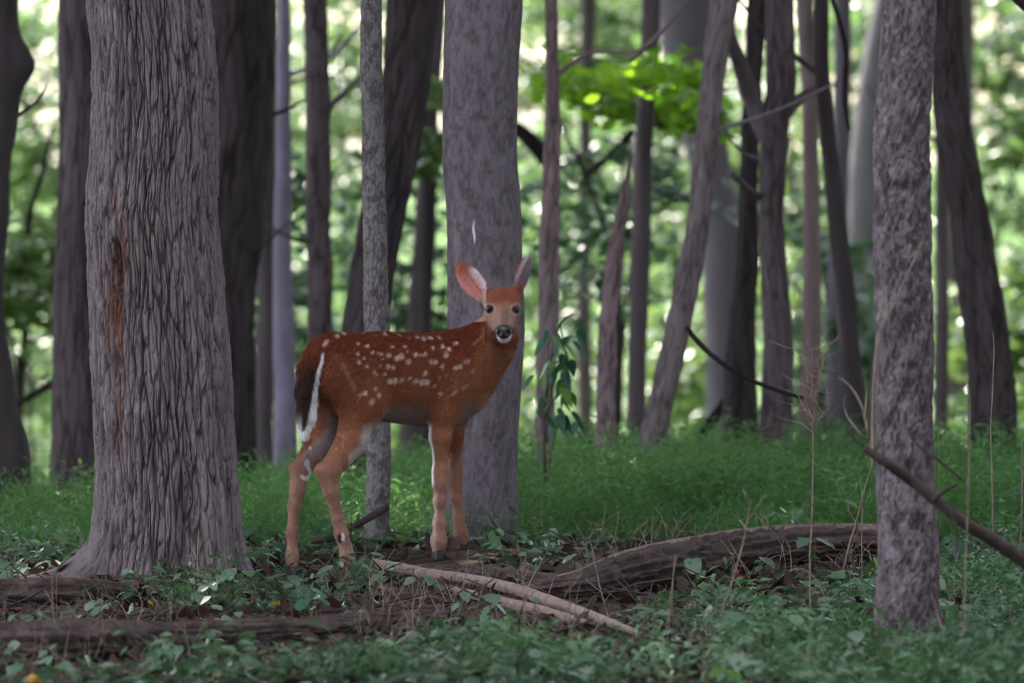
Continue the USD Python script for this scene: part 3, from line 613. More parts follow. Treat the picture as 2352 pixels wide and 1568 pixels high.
t = Thing('sapling', 'drooping leafy sapling with big hanging leaves right of the fawn', 'sapling', G(1262, 1130))
Ys = 22.0
st = spline([G(1262, 1130) * [1, 0, 1] + [0, Ys, 0] - [0, 0, 0.0], P(1250, 1000, Ys), P(1262, 850, Ys), P(1292, 735, Ys), P(1318, 720, Ys)], 26)
st[0, 2] = float(ground(st[0, 0], Ys)) - 0.02
t.part('stem', tube(st, np.linspace(0.007, 0.003, 26), 6), 'bark_twig')
r = np.random.default_rng(77)
for k in range(70):
    vx, vy = r.normal(1283, 30), r.uniform(745, 985)
    if vx < 1225 or vx > 1345: continue
    p = P(vx, vy, Ys + r.uniform(-0.15, 0.15))
    az = r.uniform(0, 6.28)
    t.part('leaf', one_leaf(p, [math.cos(az) * 0.7, math.sin(az) * 0.5, -0.7], r.uniform(0.03, 0.062), 0.5, 0.3, r.uniform(-1, 1)), 'leaf_fresh' if k % 4 == 0 else 'leaf_dark', smooth=True)
tw = []
for k in range(9):
    a = st[r.integers(8, 26)]; b = P(r.normal(1283, 26), r.uniform(760, 960), Ys)
    tw.append(tube(spline([a, (a + b) / 2 + [0, 0, 0.02], b], 6), 0.0018, 4))
t.part('twigs', join(tw), 'bark_twig')

# dark dead limbs hanging or leaning between the far trunks
for lab, pts, w, Y in [
    ('thin dark dead limb hanging down in the bright gap at the far left', [(122, 290), (95, 400), (72, 480), (62, 540)], (8, 12, 16), 31.0),
    ('dark dead limb lying low across the bright gap at the far left', [(20, 935), (60, 915), (125, 880)], (14, 16, 18), 30.0),
    ('thick dark fallen limb leaning down right beside the smooth trunk', [(1180, 290), (1215, 320), (1258, 372)], (30, 38, 44), 32.0),
    ('dark broken limb slanting in the green behind the dead snag', [(1455, 300), (1410, 350), (1350, 400)], (22, 22, 14), 33.0),
    ('dark leaning pole at the foot of the dark straight trunk', [(1605, 1010), (1635, 965), (1668, 920)], (26, 26, 22), 26.5),
    ('thin curving dead branch high right of the slender trunks', [(1898, -30), (1925, 40), (1944, 130), (1940, 220), (1950, 300)], (10, 13, 13, 9), 25.0),
    ('dark twig slanting down between leaning and dark straight trunks', [(1575, 750), (1640, 820), (1720, 870), (1850, 915)], (12, 12, 10, 8), 22.0),
    ('dark branch poking in at the top right corner', [(2310, -30), (2335, -5), (2375, 30)], (20, 26, 30), 22.0)]:
    q = spline([P(x, y, Y) for x, y in pts], 16)
    single('dead_limb', tube(q, np.interp(np.linspace(0, 1, 16), np.linspace(0, 1, len(w)), w) * Y / FPX / 2, 8, bumpy=0.15, seed=3), 'bark_dark', lab, 'dead limb', smooth=True, loc=q[0])

# ------------------------------------------------------------------ the fawn
HEAD = math.radians(25); CT = math.cos(HEAD); ST = math.sin(HEAD)
LAT = np.array([-ST, CT, 0.0])          # away from the camera, across the body

def Ymid(vx): return 20.0 + (np.asarray(vx, float) - 900) / 857.0 * math.tan(HEAD)

class Field:
    def __init__(self, lo, hi, h):
        self.lo, self.h = np.asarray(lo, float), h
        self.n = np.ceil((np.asarray(hi) - self.lo) / h).astype(int) + 1
        self.d = np.full(self.n, 1.0, np.float32)

    def window(self, lo, hi):
        a = np.clip(np.floor((np.asarray(lo) - self.lo) / self.h).astype(int), 0, self.n); b = np.clip(np.ceil((np.asarray(hi) - self.lo) / self.h).astype(int) + 1, 0, self.n)
        sl = tuple(slice(i, j) for i, j in zip(a, b))
        ax = [self.lo[k] + self.h * np.arange(a[k], b[k]) for k in range(3)]
        return sl, np.stack(np.meshgrid(*ax, indexing='ij'), -1)

    def add(self, dist, lo, hi, k, minus=False):
        sl, p = self.window(np.asarray(lo) - 0.05, np.asarray(hi) + 0.05)
        b = dist(p).astype(np.float32); a = self.d[sl]
        if minus:
            b = -b; hh = np.clip(0.5 - 0.5 * (b - a) / k, 0, 1); self.d[sl] = b * (1 - hh) + a * hh + k * hh * (1 - hh)
        else:
            hh = np.clip(0.5 + 0.5 * (b - a) / k, 0, 1); self.d[sl] = b * (1 - hh) + a * hh - k * hh * (1 - hh)

    def capsule(self, p, q, rp, rq, k=0.02, lat=1.0):
        p, q = np.asarray(p), np.asarray(q)
        def squash(v): return v + (v @ LAT)[..., None] * LAT * (lat - 1)
        e = squash(q - p)
        def dist(x):
            v = squash(x - p); t = np.clip((v @ e) / (e @ e + 1e-12), 0, 1)
            return (np.linalg.norm(v - t[..., None] * e, axis=-1) - (rp + (rq - rp) * t)) / max(1.0, lat ** 0.5)
        r = max(rp, rq)
        self.add(dist, np.minimum(p, q) - r, np.maximum(p, q) + r, k)

    def ellipsoid(self, c, axes, radii, k=0.012, minus=False):
        A = np.asarray(axes, float); A = A / np.linalg.norm(A, axis=1, keepdims=True); R = np.asarray(radii, float)
        def dist(x):
            v = (x - c) @ A.T
            k0 = np.linalg.norm(v / R, axis=-1); k1 = np.linalg.norm(v / R ** 2, axis=-1)
            return k0 * (k0 - 1) / np.maximum(k1, 1e-9)
        self.add(dist, c - R.max(), c + R.max(), k, minus)

    def surface(self):
        """Surface nets."""
        d = self.d; s = d < 0
        c = [(i, j, k) for i in (0, 1) for j in (0, 1) for k in (0, 1)]
        def sh(a, o): return a[o[0]:a.shape[0] - 1 + o[0], o[1]:a.shape[1] - 1 + o[1], o[2]:a.shape[2] - 1 + o[2]]
        cnt = sum(sh(s, o).astype(np.int8) for o in c)
        act = np.argwhere((cnt > 0) & (cnt < 8))
        idx = np.full(cnt.shape, -1, np.int32); idx[tuple(act.T)] = np.arange(len(act))
        acc = np.zeros((len(act), 3)); num = np.zeros(len(act))
        val = {o: d[act[:, 0] + o[0], act[:, 1] + o[1], act[:, 2] + o[2]].astype(float) for o in c}
        for o in c:
            for ax in range(3):
                if o[ax]: continue
                e = list(o); e[ax] = 1; e = tuple(e)
                a, b = val[o], val[e]; m = (a < 0) != (b < 0)
                tt = np.where(m, a / np.where(m, a - b, 1), 0)
                p = np.array(o, float)[None] + 0 * acc; p[:, ax] += tt
                acc[m] += p[m]; num[m] += 1
        v = self.lo + self.h * (act + acc / num[:, None])
        F = []
        for ax in range(3):
            o1, o2 = [(1, 2), (2, 0), (0, 1)][ax]
            a = np.take(s, range(0, s.shape[ax] - 1), ax); b = np.take(s, range(1, s.shape[ax]), ax)
            e = np.argwhere(a != b); e = e[(e[:, o1] > 0) & (e[:, o2] > 0) & (e[:, o1] < s.shape[o1] - 1) & (e[:, o2] < s.shape[o2] - 1)]
            inside = s[tuple(e.T)]
            def at(d1, d2):
                q = e.copy(); q[:, o1] -= d1; q[:, o2] -= d2
                return idx[tuple(q.T)]
            quad = np.stack([at(1, 1), at(0, 1), at(0, 0), at(1, 0)], -1)
            quad[~inside] = quad[~inside][:, ::-1]
            F.append(quad)
        F = np.vstack(F)
        return v, np.vstack([F[:, [0, 1, 2]], F[:, [0, 2, 3]]])

def px(r): return r * 20.0 / FPX

fld = Field((-0.66, 19.58, -0.10), (0.14, 20.46, 0.86), 0.0038)

def chain(pts, off, k=0.02, lat=1.0):
    pts = [(x, y, r * (1 - 0.13 * float(smooth(1000, 1080, y)))) for x, y, r in pts]
    """pts (vx, vy, radius px); off: metres across the body from its midplane (scalar or per point)."""
    off = np.broadcast_to(off, len(pts))
    q = [P(x, y, Ymid(x) + o * 1.10) for (x, y, r), o in zip(pts, off)]
    for a in range(len(pts) - 1):
        fld.capsule(q[a], q[a + 1], px(pts[a][2]), px(pts[a + 1][2]), k, lat)
    return q

chain([(770, 845, 81), (880, 858, 86), (955, 866, 91), (1045, 858, 88), (1096, 846, 52)], 0, 0.04, 1.22)
chain([(900, 900, 60), (1000, 903, 62), (1062, 898, 52)], 0, 0.04, 1.1)
chain([(1078, 838, 66), (1128, 802, 44), (1148, 770, 36), (1151, 730, 33)], (0, 0.005, 0.015, 0.02), 0.035, 1.05)
fld.capsule(P(1050, 800, Ymid(1050)), P(1124, 752, Ymid(1110) + 0.02), px(37), px(24), 0.03, 1.1)
# legs
NH, FH = -0.075, 0.075
chain([(795, 868, 66), (832, 925, 50), (808, 1012, 31), (780, 1050, 24), (758, 1084, 24)], (-0.035, -0.05, -0.07, NH, NH), 0.03, 1.15)
chain([(776, 1052, 15), (736, 1078, 12), (752, 1110, 15)], NH, 0.015)
chain([(758, 1084, 24), (761, 1130, 19), (776, 1192, 14), (784, 1224, 16), (798, 1278, 17), (803, 1312, 16)], NH, 0.015)
chain([(770, 880, 66), (768, 940, 44), (748, 1000, 28), (712, 1046, 20), (692, 1084, 21)], (0.03, 0.05, FH, FH, FH), 0.03, 1.15)
chain([(706, 1052, 13), (676, 1074, 11), (684, 1110, 14)], FH, 0.015)
chain([(692, 1084, 21), (683, 1125, 18), (676, 1160, 15), (671, 1222, 13.5), (671, 1278, 14.5), (671, 1300, 15)], FH, 0.015)
chain([(1050, 885, 52), (1018, 948, 31), (1012, 1000, 22), (1011, 1085, 16.5), (1011, 1112, 15.5), (1010, 1150, 12.5), (1009, 1200, 12.5), (1008, 1240, 17), (1008, 1262, 16)], (-0.045, -0.06, -0.07, -0.07, -0.07, -0.07, -0.07, -0.07, -0.07), 0.022, 1.05)
chain([(1070, 900, 46), (1045, 960, 24), (1043, 1010, 18), (1046, 1085, 15), (1045, 1110, 14), (1047, 1140, 11.5), (1054, 1195, 12), (1058, 1225, 15), (1062, 1242, 14.5)], (0.045, 0.06, 0.07, 0.07, 0.07, 0.07, 0.07, 0.07, 0.07), 0.022, 1.05)
# tail
tq = [P(x, y, Ymid(x) + o) for x, y, o in ((728, 806, -0.005), (709, 850, -0.02), (703, 900, -0.03), (703, 955, -0.035), (700, 1000, -0.04))]
for a, (r0, r1) in enumerate(((20, 22), (22, 21), (21, 18), (18, 9))):
    fld.capsule(tq[a], tq[a + 1], px(r0), px(r1), 0.01)
# head: skull, muzzle, jaw, ears
HY = 20.12
EX, EY, EZ = np.eye(3)
fld.ellipsoid(P(1154, 699, HY), [(1, 0, 0), (0, 1, -0.2), (0, 0.2, 1)], (px(40), px(52), px(38)), 0.03)
fld.capsule(P(1154, 714, HY - 0.035), P(1157, 756, HY - 0.135), px(35), px(21), 0.02)
fld.capsule(P(1154, 738, HY - 0.03), P(1158, 774, HY - 0.125), px(27), px(13), 0.015)
for ex in (1124, 1185):
    fld.capsule(P(ex + (4 if ex < 1154 else -4), 703, HY - 0.03), P(ex + (5 if ex < 1154 else -5), 715, HY - 0.035), px(12), px(11), 0.012)

def ear(base, tip, half_w, thick, face, scoop):
    b, t_ = base, tip; ax = (t_ - b) / np.linalg.norm(t_ - b); L = np.linalg.norm(t_ - b) / 2
    f = np.asarray(face, float); f = f - (f @ ax) * ax; f /= np.linalg.norm(f); w = np.cross(ax, f)
    c = (b + t_) / 2
    e = Field(fld.lo, fld.lo + (fld.n - 1) * fld.h, fld.h)
    e.ellipsoid(c, [ax, w, f], (L, half_w, thick), 0.001)
    e.ellipsoid(c + f * scoop + ax * 0.003, [ax, w, f], (L * 0.93, half_w * 0.86, thick), 0.004, minus=True)
    b_ = e.d; k = 0.008
    hh = np.clip(0.5 + 0.5 * (b_ - fld.d) / k, 0, 1)
    fld.d = (b_ * (1 - hh) + fld.d * hh - k * hh * (1 - hh)).astype(np.float32)

fld.capsule(P(1127, 690, HY + 0.01), P(1110, 676, HY + 0.005), px(15), px(11), 0.015)
ear(P(1118, 694, HY + 0.005), P(1053, 605, HY + 0.03), px(28), px(13), (0.25, -1.0, 0.25), px(11))
fld.capsule(P(1180, 680, HY + 0.02), P(1190, 662, HY + 0.025), px(14), px(12), 0.015)
ear(P(1186, 676, HY + 0.02), P(1216, 588, HY + 0.05), px(25), px(13), (0.85, -0.35, 0.0), px(11))
fv, ff = fld.surface()
_t = trimesh.Trimesh(fv, ff, process=False)
_c = trimesh.graph.connected_component_labels(_t.face_adjacency, node_count=len(ff))
if _c.max() > 0:
    keep = _c == np.bincount(_c).argmax(); ff = ff[keep]
    used = np.unique(ff); re = np.full(len(fv), -1); re[used] = np.arange(len(used)); fv, ff = fv[used], re[ff]
from scipy.sparse import coo_matrix
_e = np.vstack([ff[:, [0, 1]], ff[:, [1, 2]], ff[:, [2, 0]]])
_A = coo_matrix((np.ones(2 * len(_e)), (np.r_[_e[:, 0], _e[:, 1]], np.r_[_e[:, 1], _e[:, 0]])), (len(fv), len(fv))).tocsr(); _A.data[:] = 1
_dg = np.asarray(_A.sum(1)).ravel()[:, None]
for _k in range(10): fv = fv + (0.5, -0.52)[_k % 2] * (_A @ fv / _dg - fv)
fn = np.array(trimesh.Trimesh(fv, ff, process=False).vertex_normals)

SPOTS = [(763,822,5),(748,790,6),(753,783,5),(778,771,6),(794,766,6),(808,763,5),(840,763,5),(867,771,6),(888,768,6),(910,767,5),(921,770,6),(942,777,6),(961,774,6),(975,777,6),(991,776,6),(1012,775,6),(1048,787,6),(1018,795,7),(1032,801,6),(1026,814,7),(996,799,5),(932,795,8),(937,806,7),(902,795,6),(956,813,9),(967,814,6),(978,814,7),(940,830,9),(924,817,10),(913,821,6),(894,814,7),(878,812,7),(870,810,6),(856,809,8),(845,795,6),(824,790,6),(991,830,8),(1002,830,6),(1077,828,9),(1069,830,7),(1059,841,8),(1049,844,7),(1018,841,6),(978,855,7),(1072,885,8),(1066,890,8),(1050,898,8),(1045,903,8),(1013,903,7),(861,855,7),(867,860,6),(848,871,7),(864,890,7),(840,901,9),(829,906,9),(856,922,9),(845,839,7),(826,831,6),(824,812,6),(872,906,6),(897,876,9),(910,874,9),(926,871,10),(942,868,10),(956,874,9),(970,876,9),(983,876,8),(852,822,5),(862,826,5),(838,822,5),(893,840,5),(885,858,5),(1028,860,6),(1038,870,6),(1000,885,6),(1012,866,5),(874,838,5),(880,824,5),(1088,850,5),(905,843,4)]
STREAK = [(788 + (816 - 788) * q, 836 + (893 - 836) * q, 6) for q in np.linspace(0, 1, 9)]

def coat(p, n, r_=np.random.default_rng(5)):
    mid_t = (p - P(900, 850, 20.0)) @ LAT * 1.0
    mid = (p - np.stack([p[:, 0], Ymid(V(p)[0]), p[:, 2]], -1)) @ LAT
    pm = np.where((mid > 0)[:, None], p - 2 * mid[:, None] * LAT, p)      # the far flank takes the same pattern
    x0, y0 = V(p); x, y = V(pm)
    body = (y0 < 985) & (x0 < 1180) & ~((y0 < 800) & (x0 > 1100))
    head = (y0 < 798) & (x0 > 1045) & (p[:, 1] < HY + 0.09) & ((y0 < 748) | (x0 > 1112))
    C = lambda *c: np.array(c, float)
    back, side, leg, pale, white = C(0.145, 0.031, 0.012), C(0.25, 0.085, 0.04), C(0.275, 0.148, 0.11), C(0.46, 0.40, 0.38), C(0.85, 0.82, 0.84)
    def mix(a, b, f): f = np.clip(f, 0, 1)[:, None]; return a * (1 - f) + b * f
    nz = meshkit.fbm(p * 22, 3, 4) - 0.5
    col = mix(np.tile(back, (len(p), 1)), side, smooth(790, 915, y + 60 * nz))
    col = mix(col, C(0.29, 0.115, 0.06), smooth(930, 1000, y0)); col = mix(col, leg, smooth(990, 1130, y0))
    col = mix(col, C(0.36, 0.17, 0.095), smooth(1040, 1130, x0) * smooth(820, 900, y0) * body * 0.8)
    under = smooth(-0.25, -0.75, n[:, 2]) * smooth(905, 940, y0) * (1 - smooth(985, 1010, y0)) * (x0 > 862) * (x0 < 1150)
    col = mix(col, C(0.25, 0.195, 0.175), under * 0.9)  # pale belly toned down, its shade put into the colour
    flank = smooth(12, -8, np.abs(x - 905) * 0.35 - (y - 925)) * (x > 880) * (x < 985) * (y0 < 990)
    col = mix(col, C(0.26, 0.20, 0.18), flank * smooth(925, 950, y) * 0.8)
    # inner faces of the legs
    lat = n @ LAT
    hindfar = (x0 < 782) & (y0 > 890) & (mid > 0.0)
    col = mix(col, C(0.33, 0.26, 0.26), hindfar * smooth(0.0, -0.5, lat + 0.35 * 0) * (1 - smooth(1035, 1075, y0)) * smooth(-0.1, 0.3, n[:, 0] - 0.25 * 0 + 0.3))
    col = mix(col, pale * 0.95, (x0 > 800) * (x0 < 900) * smooth(955, 990, y0) * (1 - smooth(1065, 1090, y0)) * smooth(0.35, 0.75, n[:, 0] - 0.3 * n[:, 2]))
    nf = (x0 > 975) & (x0 < 1033) & (mid < 0.02) & (y0 > 940) & (y0 < 1290)
    col = mix(col, white * 0.9, nf * smooth(-0.62, -0.92, n[:, 0]) * (1 - smooth(1105, 1125, y0)))
    col = mix(col, C(0.62, 0.43, 0.38), nf * smooth(-0.1, -0.7, n[:, 0]) * smooth(1115, 1150, y0) * 0.7)
    col = mix(col, C(0.38, 0.22, 0.17), (y0 > 1225) * smooth(1225, 1260, y0) * 0.6)
    # spots
    for sx, sy, sr in SPOTS:
        d = np.hypot((x - sx), (y - sy) * 0.85)
        m = (np.abs(x - sx) < 14) & (np.abs(y - sy) < 16)
        if m.any(): col[m] = mix(col[m], C(0.66, 0.50, 0.42), 0.8 * body[m] * smooth(sr * 0.72, sr * 0.22, d[m] + 11 * nz[m]))
    for sx, sy, sr in STREAK:
        m = (np.abs(x - sx) < 9) & (np.abs(y - sy) < 9)
        if m.any(): col[m] = mix(col[m], C(0.45, 0.31, 0.26), 0.5 * smooth(6, 1, np.hypot(x - sx, y - sy)[m]) * (np.abs(mid[m]) > 0.02))
    # tail and rump fringe
    fr = np.interp(y0, [806, 830, 857, 897, 926, 974, 1006], [745, 742, 732, 727, 724, 720, 708])
    tl = (x0 < fr + 7) & (y0 > 800) & (y0 < 1030) & (mid < 0.06) & (x0 < 752)
    dark = C(0.028, 0.014, 0.011)
    wd = np.interp(y0, [800, 830, 880, 930, 980, 1010], [5, 6, 8, 10, 13, 28])
    col = mix(col, mix(np.tile(back * 0.8, (len(p), 1)), dark, smooth(825, 875, y0 + 0.5 * (x0 - 700))), tl * smooth(808, 830, y0 + 0.35 * (x0 - 700)) * 1.0)
    inner = tl * smooth(wd, wd - 5, np.abs(x0 - fr + wd * 0.35) * 1.0)
    col = mix(col, white, inner * smooth(804, 812, y0))
    col = mix(col, white * 0.85, tl * smooth(940, 985, y0) * smooth(697, 690, x0)); col = mix(col, white * 0.92, tl * smooth(985, 1000, y0))
    # hock tufts, fetlock marks
    tu = np.abs(np.hypot((x0 - 702), (y0 - 1084) * 0.72) - 10) < 3.5
    col = mix(col, white * 0.8, tu * (x0 > 690) * ((x0 > 703) | (y0 > 1090)) * (mid > 0) * 0.85)
    col = mix(col, white * 0.7, ((x0 - 706) ** 2 / 40 + (y0 - 1064) ** 2 / 120 < 1) * (mid > 0) * 1.0)
    col = mix(col, C(0.02, 0.016, 0.018), ((x0 - 780) ** 2 / 30 + (y0 - 1236) ** 2 / 110 < 1) * 0.9)
    col = mix(col, white, ((x0 - 788) ** 2 / 18 + (y0 - 1233) ** 2 / 90 < 1) * 0.9)
    # neck and head
    neck = (x0 > 1060) & (y0 > 735) & (y0 < 900) & ~head
    line = np.abs((x0 - np.interp(y0, [736, 752, 770, 790], [1119, 1117, 1110, 1090]))) < 4
    col = mix(col, C(0.42, 0.25, 0.18), neck * line * (y0 < 792) * 0.7)
    col = mix(col, C(0.25, 0.092, 0.042), neck * smooth(1085, 1125, x0 + 0.3 * (y0 - 780)))
    brow, face, bridge = C(0.25, 0.075, 0.035), C(0.36, 0.20, 0.15), C(0.20, 0.125, 0.11)
    hc = mix(np.tile(brow, (len(p), 1)), face, smooth(686, 712, y0 + 20 * nz - 0.10 * np.abs(x0 - 1154)))
    hc = mix(hc, bridge, smooth(13, 5, np.abs(x0 - 1160)) * smooth(698, 722, y0) * 0.9)
    hc = mix(hc, C(0.27, 0.14, 0.09), smooth(1166, 1182, x0) * smooth(715, 735, y0) * 0.6)
    for ex, ey in ((1124, 710), (1185, 711)):
        d = np.hypot((x0 - ex), (y0 - ey)); hc = mix(hc, C(0.45, 0.34, 0.31), smooth(17, 12, d) * 0.3); hc = mix(hc, C(0.02, 0.014, 0.012), smooth(11.5, 9.5, d))
    hc = mix(hc, C(0.78, 0.72, 0.72), smooth(23, 17, np.hypot(x0 - 1157, (y0 - 772) * 1.0)) * smooth(764, 774, y0))
    hc = mix(hc, C(0.05, 0.04, 0.042), smooth(24, 19, np.hypot(x0 - 1157, (y0 - 762) * 1.2)) * (y0 < 768))
    hc = mix(hc, C(0.55, 0.42, 0.36), smooth(1122, 1116, x0) * smooth(715, 735, y0) * 0.4)
    hw = head * (1 - smooth(745, 790, y0) * smooth(HY - 0.085, HY - 0.045, p[:, 1])) * np.where(y0 > 738, smooth(1114, 1127, x0), 1.0)
    col = mix(col, hc, hw)
    le = (x0 < 1117) & (y0 < 705) & (x0 > 1040)
    ax = (np.stack([x0, y0], -1) - [1116, 692]) @ (np.array([-63, -87]) / 107.4); across = (np.stack([x0, y0], -1) - [1116, 692]) @ (np.array([87, -63]) / 107.4)
    pinkc = mix(np.tile(C(0.50, 0.20, 0.18), (len(p), 1)), C(0.58, 0.46, 0.50), smooth(4, 16, across)); pinkc = mix(pinkc, C(0.33, 0.13, 0.12), smooth(4, 1, np.abs(across - 3)) * 0.8)
    pinkc = mix(pinkc, C(0.34, 0.10, 0.06), smooth(70, 92, ax))
    ec = mix(np.tile(C(0.20, 0.10, 0.075), (len(p), 1)), pinkc, smooth(0.1, 0.4, -n[:, 1]))
    ec = mix(ec, C(0.12, 0.05, 0.04), smooth(94, 102, ax) * smooth(0.9, 0.2, -n[:, 1]))
    ec = mix(ec, C(0.50, 0.42, 0.36), smooth(22, 8, ax) * 0.7)
    col[le] = ec[le]
    re_ = (x0 > 1170) & (y0 < 668) & (x0 + (y0 - 668) * 0.5 > 1168)
    rc = mix(np.tile(C(0.34, 0.27, 0.30), (len(p), 1)), C(0.20, 0.14, 0.15), smooth(600, 640, y0) * 0.7); rc = mix(rc, brow, smooth(640, 668, y0))
    col[re_] = rc[re_]
    return np.clip(col, 0.004, 0.9)

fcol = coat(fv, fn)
fawn_base = np.array([P(870, 1300, 20.0)[0], 19.98, -0.01])
fawn = Thing('fawn', 'spotted reddish brown fawn standing side on, its head turned to the viewer', 'deer', fawn_base)
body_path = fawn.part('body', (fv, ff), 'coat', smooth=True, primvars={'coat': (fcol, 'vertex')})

def icos(c, r, sub=3, scale=(1, 1, 1)):
    s = trimesh.creation.icosphere(subdivisions=sub, radius=1.0)
    return np.array(s.vertices) * (np.asarray(scale) * r) + c, np.array(s.faces)
def front(vx, vy, lo=19.8, hi=20.3):
    """Depth of the fawn's surface at (vx, vy)."""
    X_, Y_ = V(fv); d = np.hypot(X_ - vx, Y_ - vy); near_ = np.argsort(d)[:60]
    near_ = near_[d[near_] < 6] if (d[near_] < 6).any() else near_[:3]
    return fv[near_, 1].min()
for ex, ey in ((1123.5, 710), (1185.5, 711)):
    yy = front(ex, ey)
    fawn.part('eye', icos(P(ex, ey, yy + px(5)), px(7.2), 3, (0.85, 0.8, 1.08)), 'eye_black', smooth=True)
ny = front(1157, 762)
nv, nf_ = icos(np.zeros(3), 1.0, 4)
nsh = nv * [px(18.5), px(11), px(15.5)]
nsh[:, 0] *= 1 - 0.25 * np.clip(-nv[:, 2], 0, 1)
for sx in (-1, 1):
    dd = np.exp(-(((nv[:, 0] - sx * 0.55) / 0.2) ** 2 + ((nv[:, 2] + 0.05) / 0.32) ** 2)) * (nv[:, 1] < 0)
    nsh[:, 1] += dd * px(7)
fawn.part('nose', (nsh + P(1157, 763, ny + px(4)), nf_), 'wet_nose', smooth=True)
for k, (vx, vy, Y) in HOOVES.items():
    Yl = Ymid(vx) + (NH if 'near' in k else FH) * 1.1
    c = P(vx, vy, Yl); c[2] = max(float(ground(c[0], c[1])) + 0.003, c[2] - 0.012)
    top = {'near_hind': P(803, 1306, Yl), 'far_hind': P(671, 1294, Yl), 'near_front': P(1008, 1256, Yl), 'far_front': P(1062, 1237, Yl)}[k]
    toes = []
    for sd in (-1, 1):
        l = LAT * sd * 0.010; dfw = np.array([CT, ST, 0])
        ptsx = []
        for s_ in np.linspace(-0.017, 0.026, 5):
            wv = 0.0085 * math.sqrt(max(0.05, 1 - ((s_ - 0.002) / 0.026) ** 2))
            for w_ in (-wv, wv): ptsx.append(c + l + dfw * s_ + LAT * w_ + [0, 0, 0.001])
        for s_ in np.linspace(-0.013, 0.013, 4):
            for w_ in (-0.008, 0.008): ptsx.append(top + l * 0.7 + dfw * s_ + LAT * w_ - [0, 0, 0.006])
        h_ = trimesh.convex.convex_hull(np.array(ptsx)); toes.append((np.array(h_.vertices), np.array(h_.faces)))
    fawn.part('hoof', join(toes), 'hoof_horn')

# short fur over the body, tail and legs
def fur(n, seed):
    r = np.random.default_rng(seed)
    tri = fv[ff]; ar = np.linalg.norm(np.cross(tri[:, 1] - tri[:, 0], tri[:, 2] - tri[:, 0]), axis=1)
    vxf, vyf = V(tri.mean(1)); headf = (vyf < 790) & (vxf > 1112); 
    ar = ar * np.where(headf, 2.0, 1.0)
    k = r.choice(len(ff), n, p=ar / ar.sum())
    u = r.uniform(0, 1, (n, 2)); fl = u.sum(1) > 1; u[fl] = 1 - u[fl]
    w = np.c_[1 - u.sum(1), u]
    p = (fv[ff[k]] * w[..., None]).sum(1); nr = (fn[ff[k]] * w[..., None]).sum(1); c = (fcol[ff[k]] * w[..., None]).sum(1)
    vx, vy = V(p); head = (vy < 790) & (vx > 1112) | (vx > 1040) & (vy < 706)
    tail = (vx < 752) & (vy > 800) & (vy < 1030) & (vx < np.interp(vy, [806, 857, 926, 1006], [748, 738, 730, 716]))
    flow = np.where(head[:, None], np.array([0.0, 0.9, 0.35]), np.array([-CT * 0.8, -ST * 0.8, -0.55]))
    flow = np.where(((vy > 990))[:, None], np.array([0.0, 0, -1.0]), flow); flow = np.where(tail[:, None], np.array([0.03, -0.2, -1.0]), flow)
    flow = flow + r.normal(0, 0.16, (n, 3))
    tng = flow - (flow * nr).sum(1, keepdims=True) * nr; tng /= np.linalg.norm(tng, axis=1, keepdims=True) + 1e-9
    L = r.uniform(0.007, 0.013, n) * np.where(head, 0.5, 1) * np.where(vy > 1050, 0.35, np.where(vy > 980, 0.6, 1)) * np.where(tail, 1.3, 1)
    keep = ~((np.hypot(vx - 1123, vy - 710) < 12) | (np.hypot(vx - 1185, vy - 711) < 12) | (np.hypot(vx - 1157, vy - 762) < 19))
    p, nr, tng, L, c, tail = p[keep], nr[keep], tng[keep], L[keep], c[keep], tail[keep]
    lift = np.where(tail, 0.35, 0.22)[:, None]
    a = p - nr * 0.001; b = p + (tng * 0.55 + nr * lift * 0.9) * L[:, None]; e = p + (tng * 1.0 + nr * lift) * L[:, None]
    pts = np.stack([a, b, e], 1).reshape(-1, 3); m = len(p)
    cv = UsdGeom.BasisCurves.Define(stage, numbered(fawn.path + '/fur'))
    cv.CreateTypeAttr('linear'); cv.CreatePointsAttr(Vt.Vec3fArray.FromNumpy((pts - fawn.loc).astype(np.float32)))
    cv.CreateCurveVertexCountsAttr(Vt.IntArray.FromNumpy(np.full(m, 3, np.int32)))
    wd = np.tile([0.0011, 0.0009, 0.0003], m).astype(np.float32)
    cv.CreateWidthsAttr(Vt.FloatArray.FromNumpy(wd)); cv.SetWidthsInterpolation('vertex')
    cc = np.clip(c * r.uniform(0.75, 1.3, (m, 1)), 0, 0.95)
    UsdGeom.PrimvarsAPI(cv).CreatePrimvar('coat', Sdf.ValueTypeNames.Color3fArray, 'uniform').Set(Vt.Vec3fArray.FromNumpy(cc.astype(np.float32)))
    UsdShade.MaterialBindingAPI.Apply(cv.GetPrim()).Bind(UsdShade.Material.Get(stage, '/World/Looks/fur_hair'))
    tag(cv.GetPrim(), kind='stuff')
fur(90000, 6)

# ------------------------------------------------------------------ leaf roof added above the frame to shade the foreground
def added_canopy():
    r = np.random.default_rng(90)
    n = 34000
    q = np.c_[r.uniform(-16, 28, n), r.uniform(-22, 46, n), r.uniform(7.5, 11.5, n)]
    dens = meshkit.fbm(np.c_[q[:, :2] * 0.28, 0 * q[:, 0]], 3, 12)
    hole = np.clip(1.25 - np.hypot((q[:, 0] + 0.6) / 7.0, (q[:, 1] - 13.8) / 6.6), 0, 1) * 4 + 4 * (np.hypot(q[:, 0] + 2.8, q[:, 1] - 34.2) < 2.0)      # gaps cut for skylight over the foreground and sun on the leafy branch
    q = q[(dens > 0.22) & (r.uniform(0, 1, n) > np.clip(hole, 0, 0.93))]
    return leaves(q, 1.0, 91, 0.3)
single('added_canopy', added_canopy(), 'leaf_canopy', 'unseen roof of leaves added high above the trunks to shade the foreground', 'foliage', kind='stuff')
